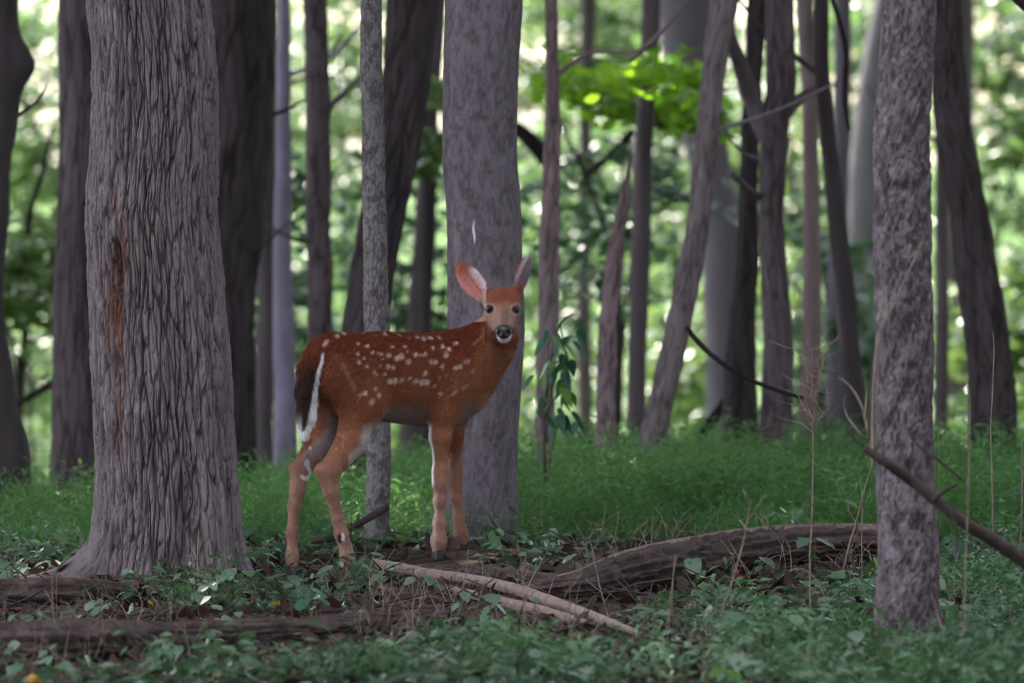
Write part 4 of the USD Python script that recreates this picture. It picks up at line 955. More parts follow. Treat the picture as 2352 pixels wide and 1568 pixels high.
def side_leaf_walls():  # unseen leaf walls added to block low light from the sides and behind
    r = np.random.default_rng(95); n = 2600
    def box(m, x, y, z): return np.c_[r.uniform(*x, m), r.uniform(*y, m), r.uniform(*z, m)]
    q = np.vstack([box(1500, (-19, -13), (-10, 46), (-1.5, 8)), box(3600, (8, 14), (-10, 46), (-1.5, 8)), box(3000, (-18, 14), (-16, -9), (0, 8))])
    return leaves(q, 0.8, 96, 0.9)
single('added_leaf_walls', side_leaf_walls(), 'leaf_canopy', 'unseen leaf walls added beside and behind the viewer to block low light', 'foliage', kind='stuff')

# ------------------------------------------------------------------ fallen logs and sticks
LAID = []

def lay(pts, w, seed, n=60, ring=20, bumpy=0.22, bark=None, lift=0.45, over=55, drop=0):
    """A log or stick lying on the ground; pts are (vx, vy) of its axis, w its widths, in the photograph; it rests where its lower edge meets the ground."""
    ws = np.interp(np.linspace(0, 1, len(pts)), np.linspace(0, 1, len(w)), w)
    q = []
    for (x, y), ww in zip(pts, ws):
        g = G(x, y + ww * lift + drop); q.append(P(x, y, g[1]))
    q = spline(q, n); Ym = q[:, 1].mean()
    rad = np.interp(np.linspace(0, 1, n), np.linspace(0, 1, len(w)), w) * Ym / FPX / 2
    r_ = np.random.default_rng(seed)
    v, f = tube(q, rad, ring, bumpy=bumpy, seed=seed)
    pvf = np.ones(len(v))
    if bark is not None:
        th = np.tile(np.arange(ring) / ring * 2 * np.pi, n); s = np.repeat(np.arange(n) / n, ring)
        L = np.linalg.norm(np.diff(q, axis=0), axis=1).sum()
        pl = meshkit.fbm(np.c_[s * L * 5, np.cos(th) * 4.5 + 9, np.sin(th) * 4.5], 4, seed + 2)
        gr = meshkit.fbm(np.c_[s * L * 10, np.cos(th) * 14, np.sin(th) * 14], 3, seed + 4)
        plate = smooth(0.46, 0.53, pl); c = np.repeat(q, ring, 0); rr_ = np.repeat(rad, ring)
        d = v[:n * ring] - c; d /= np.linalg.norm(d, axis=1, keepdims=True) + 1e-9
        v[:n * ring] += d * (rr_ * (0.20 * plate + 0.16 * (gr - 0.5)))[:, None]
        pvf[:n * ring] = np.clip(0.25 + 0.55 * plate + 0.6 * (gr - 0.5), 0, 1)
    _vx, _vy = V(q); LAID.append((_vx, _vy, rad * 2 * FPX / Ym, over))
    return (v, f), pvf, q

def log(name, label, cat, pts, w, mat, seed, **kw):
    m, pvf, q = lay(pts, w, seed, **kw)
    t = Thing(name, label, cat, q[0]); t.part('wood', m, mat, smooth=True, primvars={'furrow': (pvf, 'vertex')})
    return t, q

lg, q = log('fallen_log', 'long rotting log arching on the ground from centre to the scaly right trunk', 'log', [(1185, 1358), (1300, 1345), (1420, 1316), (1560, 1290), (1700, 1263), (1850, 1248), (2020, 1246), (2110, 1262)], (28, 64, 84, 88, 82, 78, 74, 66), 'bark_log', 31, n=320, ring=64, bumpy=0.16, bark=1, drop=10, over=70)
# the lit top edge put in as a paler rim, and loose bark strips
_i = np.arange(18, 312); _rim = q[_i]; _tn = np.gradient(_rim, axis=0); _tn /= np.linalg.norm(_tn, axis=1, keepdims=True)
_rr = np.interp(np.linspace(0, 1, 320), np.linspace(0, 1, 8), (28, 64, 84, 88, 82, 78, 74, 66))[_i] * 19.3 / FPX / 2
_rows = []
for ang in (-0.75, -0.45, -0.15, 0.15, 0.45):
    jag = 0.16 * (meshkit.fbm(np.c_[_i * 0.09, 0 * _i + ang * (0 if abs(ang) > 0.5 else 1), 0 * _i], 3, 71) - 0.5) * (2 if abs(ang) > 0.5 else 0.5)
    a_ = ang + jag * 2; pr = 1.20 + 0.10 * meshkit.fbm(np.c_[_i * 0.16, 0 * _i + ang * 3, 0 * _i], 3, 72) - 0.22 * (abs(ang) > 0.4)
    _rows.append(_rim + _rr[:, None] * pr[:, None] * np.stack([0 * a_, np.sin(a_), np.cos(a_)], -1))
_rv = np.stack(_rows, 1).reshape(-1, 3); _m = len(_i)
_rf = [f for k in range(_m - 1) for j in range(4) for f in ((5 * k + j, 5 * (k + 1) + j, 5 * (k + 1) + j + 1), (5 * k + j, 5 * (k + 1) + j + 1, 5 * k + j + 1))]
lg.part('lit_rim', (_rv, np.array(_rf)), 'bark_lit_rim', smooth=True, primvars={'furrow': (np.clip(0.4 + meshkit.fbm(_rv * 40, 3, 73), 0, 1), 'vertex')})
r = np.random.default_rng(5)
for k in range(14):
    i = int(r.uniform(30, 300)); c = q[i] + [0, -0.02, r.uniform(0.012, 0.035)]
    d = q[i + 12] - q[i]; d /= np.linalg.norm(d)
    L = r.uniform(0.05, 0.14); s_ = np.linspace(0, 1, 7); side = np.array([0, -0.8, -0.6])
    a = c + d * (s_[:, None] * L); wv = (0.007 + 0.004 * r.uniform(0, 1, 7))[:, None]
    v = np.vstack([a + side * wv + [0, -0.004, 0.002], a - side * wv + [0, 0, 0.006]]); v[:, 2] += np.tile(0.012 * (s_ ** 2), 2)
    f = [(j, j + 1, 7 + j + 1) for j in range(6)] + [(j, 7 + j + 1, 7 + j) for j in range(6)]
    lg.part('bark_strip', (v, np.array(f)), 'bark_log', smooth=True, primvars={'furrow': (np.full(14, 0.9), 'vertex')})
log('fallen_log', 'decayed reddish log at the bottom left, half covered by small leaves', 'log', [(-40, 1490), (120, 1484), (320, 1476), (520, 1462), (760, 1442), (930, 1428), (1030, 1402)], (104, 98, 74, 60, 52, 40, 22), 'bark_log', 33, n=260, ring=56, bumpy=0.2, bark=1)
log('fallen_log', 'short dark log in front of the left root of the massive trunk', 'log', [(-40, 1368), (100, 1362), (230, 1356), (340, 1362)], (66, 60, 50, 22), 'bark_log', 35, n=120, ring=40, bumpy=0.2, bark=1)
log('fallen_log', 'thin dark log behind the pale crossing sticks, below the forelegs', 'log', [(985, 1305), (1090, 1316), (1200, 1326), (1340, 1338)], (16, 30, 34, 24), 'bark_log', 37, n=100, ring=28, bumpy=0.2, bark=1)
lg, q = log('pale_stick', 'long pale pinkish stick running from the hind hoof down to the right', 'stick', [(862, 1291), (960, 1312), (1075, 1328), (1180, 1352), (1290, 1388), (1400, 1428), (1490, 1462)], (22, 26, 24, 28, 25, 20, 10), 'bark_stick', 39, n=120, ring=18, bumpy=0.12, lift=0.3, drop=26, over=120)
lg.part('side_twig', tube(spline([q[14], P(930, 1340, q[14][1] - 0.05), P(905, 1352, q[14][1] - 0.08)], 8), np.linspace(0.009, 0.005, 8), 8, bumpy=0.1), 'bark_stick')
log('pale_stick', 'shorter pale stick lying just below the long pale one', 'stick', [(1036, 1350), (1130, 1376), (1240, 1400), (1345, 1428)], (15, 24, 24, 14), 'bark_stick', 41, n=70, ring=16, bumpy=0.14, lift=0.3, drop=16, over=105)
log('dark_stick', 'thin weathered stick between the hind hooves, sloping to the right', 'stick', [(690, 1290), (750, 1305), (800, 1336), (830, 1352)], (10, 16, 14, 10), 'bark_twig', 43, n=40, ring=12, lift=0.3)
q0 = spline([P(715, 1243, 20.15), P(775, 1232, 20.2), P(800, 1215, 20.25), P(845, 1190, 20.3), P(888, 1164, 20.35)], 40)
single('dark_stick', tube(q0, np.linspace(0.008, 0.0105, 40), 12, bumpy=0.15, seed=4), 'bark_twig', 'broken dark stick rising behind the near hind leg of the fawn', 'stick', smooth=True, loc=q0[0])
for k, (lab, pts, w) in enumerate([
    ('small curved dark twig at the bottom centre among the grass', [(925, 1590), (950, 1555), (985, 1535), (1035, 1530)], 9),
    ('greyish twig lying slantwise below the yellow leaf', [(545, 1372), (598, 1432), (640, 1480), (676, 1524)], 6),
    ('thin pale twig on the litter right of the long pale stick', [(1480, 1462), (1560, 1480), (1640, 1470)], 8),
    ('crooked brown twig on the litter in front of the long rotting log', [(1700, 1335), (1760, 1350), (1830, 1345), (1900, 1360)], 8),
    ('pale bent twig near the foot of the scaly right trunk', [(1990, 1478), (2040, 1500), (2075, 1510), (2110, 1545)], 9)]):
    m, pvf, q = lay(pts, (w * .7, w, w * .8), 60 + k, n=30, ring=8, lift=0.2)
    single('fallen_twig', m, 'bark_twig', lab, 'twig', smooth=True, loc=q[0])

# the dark dead branch crossing the scaly trunk, with its twigs
BY = 16.15
t = Thing('dead_branch', 'dark dead branch slanting down to the right across the scaly trunk', 'branch', P(2400, 1322, BY))
q = spline([P(1984, 1028, BY - .05), P(2035, 1062, BY - .05), P(2100, 1108, BY), P(2200, 1188, BY), P(2300, 1252, BY + .05), P(2400, 1322, BY + .1)], 70)
t.part('limb', tube(q, np.interp(np.linspace(0, 1, 70), [0, .1, .5, 1], [15, 22, 28, 36]) * BY / FPX / 2, 14, bumpy=0.14, seed=5), 'bark_twig', smooth=True)
for pts, w in [([(1990, 1034), (1968, 1010), (1940, 985)], 8), ([(2142, 1150), (2165, 1130), (2198, 1112)], 12), ([(2180, 1172), (2200, 1225), (2190, 1290)], 6), ([(2020, 1052), (1996, 1000), (2000, 900), (2004, 838)], 9)]:
    tq_ = spline([P(x, y, BY - 0.02) for x, y in pts], 12)
    t.part('twig', tube(tq_, np.linspace(w, w * 0.5, 12) * BY / FPX / 2, 7, bumpy=0.15), 'bark_twig', smooth=True)

def twig(name, label, cat, lines, Y, w, mat, wander=0.0, group=None, seed=0, base=True):
    """A thin branching stem: lines are (vx, vy) polylines; the first starts at the ground."""
    r = np.random.default_rng(seed)
    b = P(*lines[0][0], Y)
    t = Thing(name, label, cat, b, group)
    for k, l in enumerate(lines):
        n = 6 * len(l)
        q = spline([P(x, y, Y + (0 if k == 0 else r.uniform(-0.03, 0.03))) for x, y in l], n)
        q = q + r.normal(0, 0.0012, (n, 3)).cumsum(0) * 0.35
        ww = np.linspace(w, w * 0.55, n) if k == 0 else np.linspace(w * 0.6, w * 0.3, n)
        t.part('stem' if k == 0 else 'side_stem', tube(q, ww * Y / FPX / 2, 6), mat, smooth=True)
    return t, b

def weed(label, lines, w=6,  mat='dry_stem', seed=0, fuzz=0, dY=0.0):
    g = G(*lines[0][0]); t, b = twig('dry_weed', label, 'dry stem', lines, g[1] + dY, w * 0.72, mat, seed=seed)
    if fuzz:
        r = np.random.default_rng(seed + 50); out = []
        x0, y0 = lines[0][-1]
        for k in range(fuzz):
            vy = y0 + r.uniform(0, 190); vx = x0 + r.normal(0, 5)
            a = P(vx, vy, g[1]); e = a + r.normal(0, 1, 3) * [0.04, 0.03, 0.02] + [0, 0, 0.025]
            out.append(tube(spline([a, (a + e) / 2 + [0, 0, -0.004], e], 4), np.linspace(0.0012, 0.0005, 4), 4))
        t.part('seed_head', join(out), mat, kind='stuff')

weed('tall dry weed with a bristly seed head standing left of the scaly trunk', [[(1864, 1440), (1861, 1330), (1866, 1169), (1868, 1031), (1864, 800)], [(1866, 960), (1845, 900), (1838, 850)], [(1867, 930), (1885, 870), (1893, 800)], [(1866, 1010), (1885, 960), (1905, 930), (1900, 890)], [(1868, 980), (1880, 940), (1910, 955)]], 6, seed=1, fuzz=60)
weed('straw coloured forked stem right of the litter, leaning right to a forked tip', [[(1629, 1500), (1665, 1390), (1707, 1261), (1721, 1197), (1730, 1151)], [(1721, 1197), (1735, 1165), (1760, 1130)], [(1716, 1215), (1690, 1185), (1676, 1178)], [(1726, 1170), (1712, 1140), (1708, 1120)]], 6, seed=2)
weed('short straight straw stem at the left of the forked stem', [[(1533, 1470), (1541, 1380), (1551, 1276)]], 5, seed=3)
weed('pale stem leaning right against the left edge of the scaly trunk', [[(1930, 1345), (1947, 1260), (1965, 1197), (1983, 1123), (2006, 1059)], [(1965, 1197), (1948, 1165), (1945, 1130)], [(1972, 1165), (1990, 1150), (1998, 1120)]], 6, seed=4)
weed('thin upright stem close to the left edge of the scaly trunk, from the log', [[(1981, 1350), (1980, 1250), (1984, 1150), (1978, 1100)]], 4, seed=5)
weed('pale arching stalk drooping onto the litter in front of the long log', [[(1948, 1500), (1925, 1440), (1896, 1376), (1868, 1325), (1838, 1306), (1812, 1308)]], 6, seed=6)
weed('tall pale stem right of the scaly trunk, rising across the dark leaning trunk', [[(2214, 1560), (2220, 1284), (2229, 1123), (2232, 916), (2226, 880)]], 6, seed=7)
weed('long thin stem in front of the base of the dark leaning trunk', [[(2282, 1300), (2280, 1169), (2276, 985), (2282, 800), (2278, 760)]], 5, seed=8)
weed('stem at the very right edge above the dark branch', [[(2342, 1290), (2347, 1180), (2349, 1060), (2346, 1010)]], 5, seed=9)
weed('dark vine like stem climbing the right edge of the scaly trunk', [[(2130, 1500), (2140, 1280), (2151, 1063), (2150, 980)]], 4, 'bark_twig', seed=10)
weed('grey bent root stem in front of the foot of the scaly trunk', [[(2066, 1520), (2080, 1440), (2078, 1370), (2095, 1330), (2130, 1300)]], 6, 'bark_twig', seed=11)
weed('pale slanting stem right of the foot of the scaly trunk', [[(2216, 1560), (2172, 1468), (2144, 1380), (2140, 1365)]], 7, seed=12)
weed('tall thin stem with a branched top in front of the long pale stick', [[(1213, 1545), (1206, 1470), (1199, 1388), (1194, 1298), (1181, 1244)], [(1188, 1270), (1160, 1258), (1145, 1252)], [(1190, 1280), (1215, 1268), (1262, 1256)], [(1196, 1310), (1206, 1285), (1208, 1258)]], 5, seed=13)
weed('forked brown stem rising across the rotting log', [[(1402, 1430), (1386, 1370), (1368, 1298), (1364, 1270)], [(1384, 1362), (1360, 1340), (1345, 1328)], [(1390, 1378), (1410, 1350)]], 5, seed=14)
weed('single straight stem near the right end of the long pale stick', [[(1530, 1470), (1536, 1400), (1552, 1276)]], 5, seed=15)
weed('slender stem in the leaves below the hind hooves', [[(947, 1480), (948, 1400), (946, 1322)]], 4, seed=16)
weed('short bent stem at the bottom left in front of the decayed log', [[(143, 1555), (150, 1500), (161, 1440)]], 5, seed=17)
weed('dark stem standing at the bottom centre left', [[(842, 1560), (856, 1480), (864, 1420)]], 4, 'bark_twig', seed=18)
weed('thin dry stem among the grass left of the bristly weed', [[(1822, 1180), (1826, 1110), (1830, 1045)]], 4, seed=19)
weed('crooked dark stem left of the bristly weed, higher up the slope', [[(1902, 1160), (1894, 1090), (1898, 1010), (1890, 930)], [(1896, 990), (1925, 940), (1930, 900)], [(1894, 960), (1872, 920), (1870, 885)], [(1898, 1030), (1930, 1000)]], 4, 'bark_twig', seed=20, fuzz=24)
weed('tall dry stem in the grass under the drooping sapling', [[(1606, 1150), (1602, 1080), (1598, 1020)]], 4, seed=21)
t, b = twig('dead_twig', 'pale leafless twig arching up in front of the scaly trunk', 'twig', [[(2004, 1075), (2008, 900), (2022, 770), (2060, 690), (2090, 625), (2124, 548)], [(2105, 590), (2112, 565), (2110, 545)], [(2040, 735), (2036, 680), (2046, 640)]], 16.1, 8, 'dry_stem', seed=31)
t, b = twig('dead_twig', 'curled grey twig on the right half of the scaly trunk', 'twig', [[(2215, 1105), (2160, 1060), (2110, 1025), (2088, 990), (2100, 970), (2140, 952)]], 16.2, 8, 'bark_twig', seed=32)
t, b = twig('dead_twig', 'thin forked dead twig left of the scaly trunk at the height of the fawn back', 'twig', [[(2002, 1050), (1985, 960), (1960, 900), (1925, 868)], [(1985, 960), (1990, 900), (1983, 855)], [(1995, 1010), (1965, 980), (1940, 930), (1945, 905)]], 16.3, 7, 'dry_stem', seed=33)

# ------------------------------------------------------------------ broad leaved plants, leaf by leaf
def plant(label, leafs, mat='leaf_plant', seed=0, heart=False, lobed=False, aspect=0.75, name='leafy_plant', cat='plant', fan=0.02):
    """leafs: (vx, vy, width px) of each leaf's middle; every leaf hangs on its own stalk from one root."""
    r = np.random.default_rng(seed + 900)
    mx = np.mean([l[0] for l in leafs]); my = max(l[1] + l[2] * 0.9 for l in leafs)
    g = G(mx, my + 8)
    t = Thing(name, label, cat, g)
    for vx, vy, w in leafs:
        Y = g[1] + r.uniform(-fan, fan) * 3; s = w * Y / FPX
        c = P(vx, vy, Y); az = math.atan2(-0.6 + r.uniform(-.5, .5), (vx - mx) / 40 + r.uniform(-.5, .5))
        d = np.array([math.cos(az), math.sin(az), r.uniform(-0.5, -0.1)]); d /= np.linalg.norm(d)
        b = c - d * s * 0.5 + [0, 0, 0.1 * s]
        lp = t.part('leaf', one_leaf(b, d, s, aspect * r.uniform(.9, 1.1), r.uniform(0.05, 0.3), r.uniform(-0.5, 0.5), heart, lobed, r.uniform(0.05, 0.2)), mat, smooth=True)
        stq = spline([g + [r.normal(0, .004), r.normal(0, .004), -0.005], (g * 0.45 + b * 0.55) + [0, 0, 0.01], b], 7)
        t.part('stalk', tube(stq, 0.0013, 4), 'leaf_fresh')

PL = [
 ('group of pale broad leaves below the far hind hoof', [(528, 1319, 46), (570, 1318, 44), (548, 1336, 34), (505, 1332, 30)], {}),
 ('broad folded pale leaves right beside the far hind hoof', [(633, 1326, 52), (676, 1332, 44), (655, 1342, 40)], {}),
 ('dark green broad leaves at the right foot of the massive trunk', [(572, 1223, 46), (588, 1276, 42), (605, 1240, 38), (640, 1257, 56), (618, 1218, 34)], dict(mat='leaf_dark')),
 ('lobed blue green leaf pair in front of the hind hooves', [(722, 1358, 54), (695, 1388, 50), (742, 1380, 36)], dict(mat='leaf_dark', heart=True)),
 ('single pale leaf held up against the base of the massive trunk', [(390, 1252, 40), (402, 1240, 18)], {}),
 ('light green leafy plant at the far left edge beside the dark log', [(12, 1325, 44), (40, 1312, 34), (8, 1296, 38), (52, 1300, 30), (26, 1350, 34)], dict(mat='leaf_plant')),
 ('pale leaves on the decayed log, below the middle of the massive trunk', [(483, 1458, 42), (462, 1462, 32), (505, 1470, 30)], dict(lobed=True)),
 ('small pale leafy cluster in front of the decayed log', [(360, 1500, 34), (388, 1506, 36), (372, 1518, 30), (345, 1512, 26)], {}),
 ('round pale leaves behind the decayed log at left', [(184, 1418, 40), (224, 1404, 44), (206, 1392, 30), (240, 1390, 24)], dict(heart=True)),
 ('small cluster of pale leaves just left of the decayed log middle', [(98, 1500, 30), (122, 1486, 26), (110, 1515, 32)], {}),
 ('pale leaves in the litter below the single held up leaf', [(465, 1353, 34), (490, 1345, 30), (447, 1368, 30), (508, 1362, 24)], {}),
 ('pale leaf pair left of the yellow leaf', [(520, 1424, 36), (548, 1412, 30), (534, 1438, 26)], {}),
 ('yellow green leaf standing on the decayed log at left', [(134, 1444, 40), (150, 1436, 24)], dict(mat='leaf_fresh')),
 ('upright pale leaf at the left end of the rotting log', [(1307, 1282, 44), (1330, 1300, 22)], {}),
 ('pale leaves around the left end of the long pale stick', [(985, 1334, 44), (940, 1337, 36), (1012, 1350, 34)], {}),
 ('tall green leaf clump between the two pale sticks', [(1131, 1378, 56), (1120, 1402, 44), (1150, 1398, 40), (1108, 1420, 36)], dict(lobed=True)),
 ('bluish pale blade lying over the shorter pale stick', [(1230, 1382, 54), (1245, 1436, 44)], dict(aspect=0.4)),
 ('wide drooping leaf left of the shorter pale stick', [(1070, 1374, 54), (1045, 1392, 34)], dict(aspect=0.5)),
 ('round grey green leaf in front of the rotting log', [(1592, 1298, 56), (1612, 1318, 26)], dict(heart=True)),
 ('curled pale leaf below the middle of the rotting log', [(1763, 1293, 50), (1742, 1306, 28)], {}),
 ('two wide pale leaves against the right part of the rotting log', [(1845, 1246, 48), (1896, 1248, 54)], dict(lobed=True)),
 ('small round pale leaf on the brown litter', [(1707, 1370, 36)], dict(heart=True)),
 ('large pale leaves on the litter left of the arching stalk', [(1689, 1420, 58), (1695, 1456, 54), (1660, 1440, 40), (1728, 1432, 34)], {}),
 ('spreading pale leaves under the arching stalk', [(1776, 1452, 50), (1806, 1470, 46), (1834, 1430, 56), (1850, 1455, 44)], {}),
 ('lobed green leaves left of the foot of the scaly trunk', [(1947, 1348, 56), (1922, 1358, 40), (1965, 1336, 36)], dict(lobed=True)),
 ('pale leaf close to the foot of the scaly trunk', [(1967, 1462, 48), (2000, 1540, 34)], {}),
 ('fresh green bush of leaves right of the scaly trunk', [(2195, 1262, 54), (2175, 1285, 44), (2214, 1290, 48), (2190, 1310, 40), (2225, 1255, 36), (2170, 1246, 34)], dict(mat='leaf_dark')),
 ('dark leaves under the dark dead branch at right', [(2282, 1290, 46), (2310, 1306, 44), (2262, 1312, 40), (2330, 1290, 38), (2295, 1330, 42)], dict(mat='leaf_dark')),
 ('upright slim leaves just in front of the long pale stick end', [(1465, 1440, 34), (1480, 1452, 30), (1440, 1448, 26)], dict(aspect=0.35)),
 ('fresh green leafy stem beside the left edge of the scaly trunk', [(2012, 1290, 36), (2030, 1305, 34), (2000, 1312, 30), (2040, 1330, 32), (2020, 1345, 30)], dict(mat='leaf_fresh', aspect=0.4)),
 ('pale leaves in the grass at the bottom centre', [(1015, 1500, 44), (985, 1515, 38), (1040, 1520, 34)], {}),
 ('bright leaf low in the bottom right grass', [(1650, 1545, 52), (1690, 1555, 48)], dict(mat='leaf_fresh')),
 ('cluster of pale leaves right of the dark twig at the bottom', [(1130, 1462, 36), (1155, 1475, 34), (1112, 1480, 30)], {}),
 ('dim broad leaves in the grass behind the rotting log', [(1790, 1192, 48), (1830, 1182, 44), (1880, 1150, 52), (1955, 1158, 44), (1765, 1185, 36)], dict(mat='leaf_plant')),
 ('dim broad leaves in the grass right of the dark leaning trunk foot', [(2300, 1150, 46), (2330, 1130, 50), (2270, 1175, 40), (2345, 1165, 40)], dict(mat='leaf_plant')),
 ('grey green leaves behind the near hind hoof', [(745, 1310, 50), (715, 1292, 36), (840, 1302, 34), (868, 1275, 36)], {}),
]
for i, (lab, lf, kw) in enumerate(PL): plant(lab, lf, seed=i, **kw)

for i, (lab, vx, vy, w, mat) in enumerate([
    ('yellow fallen leaf on the ground in front of the far hind hoof', 634, 1385, 26, 'leaf_yellow'), ('orange yellow fallen leaf below the massive trunk', 345, 1384, 26, 'leaf_yellow'),
    ('large yellow fallen leaf at the bottom left corner', 80, 1562, 62, 'leaf_yellow'), ('yellow fallen leaf at the bottom, right of the decayed log', 576, 1530, 32, 'leaf_yellow'),
    ('small yellow leaf left of the rightmost bottom yellow leaf', 498, 1548, 36, 'leaf_yellow'), ('pinkish red oak leaf standing on the litter under the rotting log', 1582, 1392, 44, 'leaf_red'),
    ('dark red dead leaf under the middle of the rotting log', 1694, 1326, 50, 'leaf_red'), ('brown curled leaf right of the scaly trunk', 2178, 1356, 32, 'leaf_red'),
    ('reddish dead leaf at the foot of the scaly trunk', 2040, 1520, 40, 'leaf_red'), ('brown red dead leaf in the bottom grass', 1137, 1545, 34, 'leaf_red')]):
    g0 = G(vx, vy + w * 0.2 + 34); g = P(vx, vy, g0[1]); s = w * g[1] / FPX; az = 2.1 * i
    d = np.array([math.cos(az), math.sin(az), 0.35 if 'standing' in lab else 0.1])
    single('fallen_leaf', one_leaf(g - d * s * 0.5, d, s, 0.6, 0.05, 0.8 if i % 2 else -0.6, lobed='oak' in lab or i % 2 == 0, fold=0.3), mat, lab, 'leaf', smooth=True, loc=g)

# ------------------------------------------------------------------ ground cover
def instancer(name, protos, pos, yaw, scale, kind_label, cat, seed=0, tilt=0.15):
    r = np.random.default_rng(seed + 5)
    path = '/World/' + name
    pi = UsdGeom.PointInstancer.Define(stage, path)
    for k, (mesh, mat) in enumerate(protos):
        p_ = f'{path}/prototypes/{name}_form_{k:03d}' if k else f'{path}/prototypes/{name}_form'
        put(p_, mesh, mat, False)
        pi.GetPrototypesRel().AddTarget(p_)
    n = len(pos)
    h = yaw / 2; tx, ty = r.normal(0, tilt / 2, n), r.normal(0, tilt / 2, n)
    qw, qx, qy, qz = np.cos(h), tx * np.cos(h) + ty * np.sin(h), ty * np.cos(h) - tx * np.sin(h), np.sin(h)
    nn = np.sqrt(qw ** 2 + qx ** 2 + qy ** 2 + qz ** 2)
    pi.CreateProtoIndicesAttr(Vt.IntArray.FromNumpy(r.integers(0, len(protos), n).astype(np.int32)))
    pi.CreatePositionsAttr(Vt.Vec3fArray.FromNumpy(pos.astype(np.float32)))
    q4 = np.stack([qx / nn, qy / nn, qz / nn, qw / nn], -1)
    pi.CreateOrientationsAttr(Vt.QuathArray([Gf.Quath(float(w), float(x), float(y), float(z)) for x, y, z, w in q4]))
    pi.CreateScalesAttr(Vt.Vec3fArray.FromNumpy(np.repeat(scale[:, None], 3, 1).astype(np.float32)))
    tag(pi.GetPrim(), kind_label, cat, None, 'stuff')

def stilt_tuft(seed, stems=9, h=0.21, spread=0.06, leaf=0.068, per=8, wd=0.0075):
    """Stiltgrass: thin leaning stems, each with alternate narrow blades."""
    r = np.random.default_rng(seed); V_, F_ = [], []; n = 0
    for s in range(stems):
        b = np.r_[r.normal(0, spread, 2), 0]; az = r.uniform(0, 6.28); ln = h * r.uniform(0.6, 1.15); le = r.uniform(0.1, 0.6)
        tt = np.linspace(0, 1, per)
        pts = b + np.c_[np.cos(az) * le * ln * tt ** 1.6, np.sin(az) * le * ln * tt ** 1.6, ln * tt]
        w = 0.0011
        for a_, c_ in zip(pts[:-1], pts[1:]):
            V_ += [a_ + [w, 0, 0], a_ - [w, 0, 0], c_ + [0, w, 0]]; F_.append((n, n + 1, n + 2)); n += 3
        for k in range(1, per):
            a2 = az + (k % 2) * math.pi + r.normal(0, 0.8); L = leaf * r.uniform(0.6, 1.2) * (1 if k < per - 1 else 0.8)
            d = np.array([math.cos(a2), math.sin(a2), r.uniform(0.0, 1.1)]); d /= np.linalg.norm(d)
            sd = np.array([-math.sin(a2), math.cos(a2), r.normal(0, 0.4)]) * wd * 0.5
            p0 = pts[k]; p1 = p0 + d * L * 0.4; p2 = p0 + d * L - [0, 0, 0.28 * L]
            V_ += [p0, p1 + sd, p1 - sd, p2]; F_ += [(n, n + 1, n + 2), (n + 1, n + 3, n + 2)]; n += 4
    return np.array(V_), np.array(F_)

def herb(seed, n=9, h=0.05, size=0.032, spread=0.05):
    """A low creeping plant of small rounded leaves on stalks."""
    r = np.random.default_rng(seed); out = []
    for k in range(n):
        c = np.r_[r.normal(0, spread, 2), h * r.uniform(0.35, 1.2)]; az = r.uniform(0, 6.28)
        out.append(one_leaf(c, [math.cos(az), math.sin(az), r.uniform(-0.4, 0.25)], size * r.uniform(0.6, 1.3), 0.8, r.uniform(0, 0.25), r.normal(0, 0.4), heart=k % 2 == 0, lobed=k % 3 != 1, fold=r.uniform(0.0, 0.35), n=6))
        out.append(tube(np.array([[c[0] * 0.4, c[1] * 0.4, 0], c]), 0.0009, 3, cap=False))
    return join(out)

def fern(seed, fronds=5, L=0.14):
    r = np.random.default_rng(seed); V_, F_ = [], []; n = 0
    for f_ in range(fronds):
        az = r.uniform(0, 6.28); d = np.array([math.cos(az), math.sin(az), 0]); sd = np.array([-d[1], d[0], 0]); Lf = L * r.uniform(0.6, 1.2)
        for k in range(1, 10):
            s = k / 10; p = d * Lf * s * 0.85 + [0, 0, Lf * (0.9 * s - 0.65 * s * s)]
            for sg in (-1, 1):
                ll = Lf * 0.36 * (1 - s) ** 0.7 * r.uniform(.8, 1.2); e = p + sd * sg * ll + d * ll * 0.45 - [0, 0, 0.15 * ll]; m = (p + e) / 2
                w = d * 0.006
                V_ += [p, m + w, m - w, e]; F_ += [(n, n + 1, n + 2), (n + 1, n + 3, n + 2)]; n += 4
    return np.array(V_), np.array(F_)

def scatter(n, seed, ylo, yhi, dens):
    r = np.random.default_rng(seed)
    y = r.uniform(ylo, yhi, n); x = r.uniform(-1, 1, n) * (y * 1176 / FPX + 0.45)
    keep = r.uniform(0, 1, n) < dens(x, y)
    x, y = x[keep], y[keep]
    return np.stack([x, y, ground(x, y)], -1), r.uniform(0, 6.28, len(x)), r

def near_trunk(x, y, k=0.12):
    d = np.full(x.shape, 9.0)
    for tx, ty in TREES[:4]: d = np.minimum(d, np.hypot(x - tx, y - ty) - (0.20 if ty < 19.5 and tx < 0 else 0.08))
    return smooth(0, k, d)

def hoof_clear(x, y):
    m = np.ones_like(x)
    for q in _bx[:4]: m *= 1 - 0.96 * np.exp(-((x - q[0]) ** 2 + ((y - q[1] + 0.12) / 1.6) ** 2) / (2 * 0.085 ** 2))
    return m

def clear(vx, vy, amt=0.95):
    """Few plants grow on the logs and sticks or just in front of them."""
    m = np.ones_like(vx)
    for xs, ys, ws, over in LAID:
        o = np.argsort(xs); yy = np.interp(vx, xs[o], ys[o]); w = np.interp(vx, xs[o], ws[o])
        m *= 1 - amt * ((vx > xs.min()) & (vx < xs.max()) & (vy > yy - w * 0.6) & (vy < yy + w * 0.5 + over))
    return m

def patch(x, y, sc, seed): return meshkit.fbm(np.stack([x * sc, y * sc, 0 * x], -1), 4, seed)

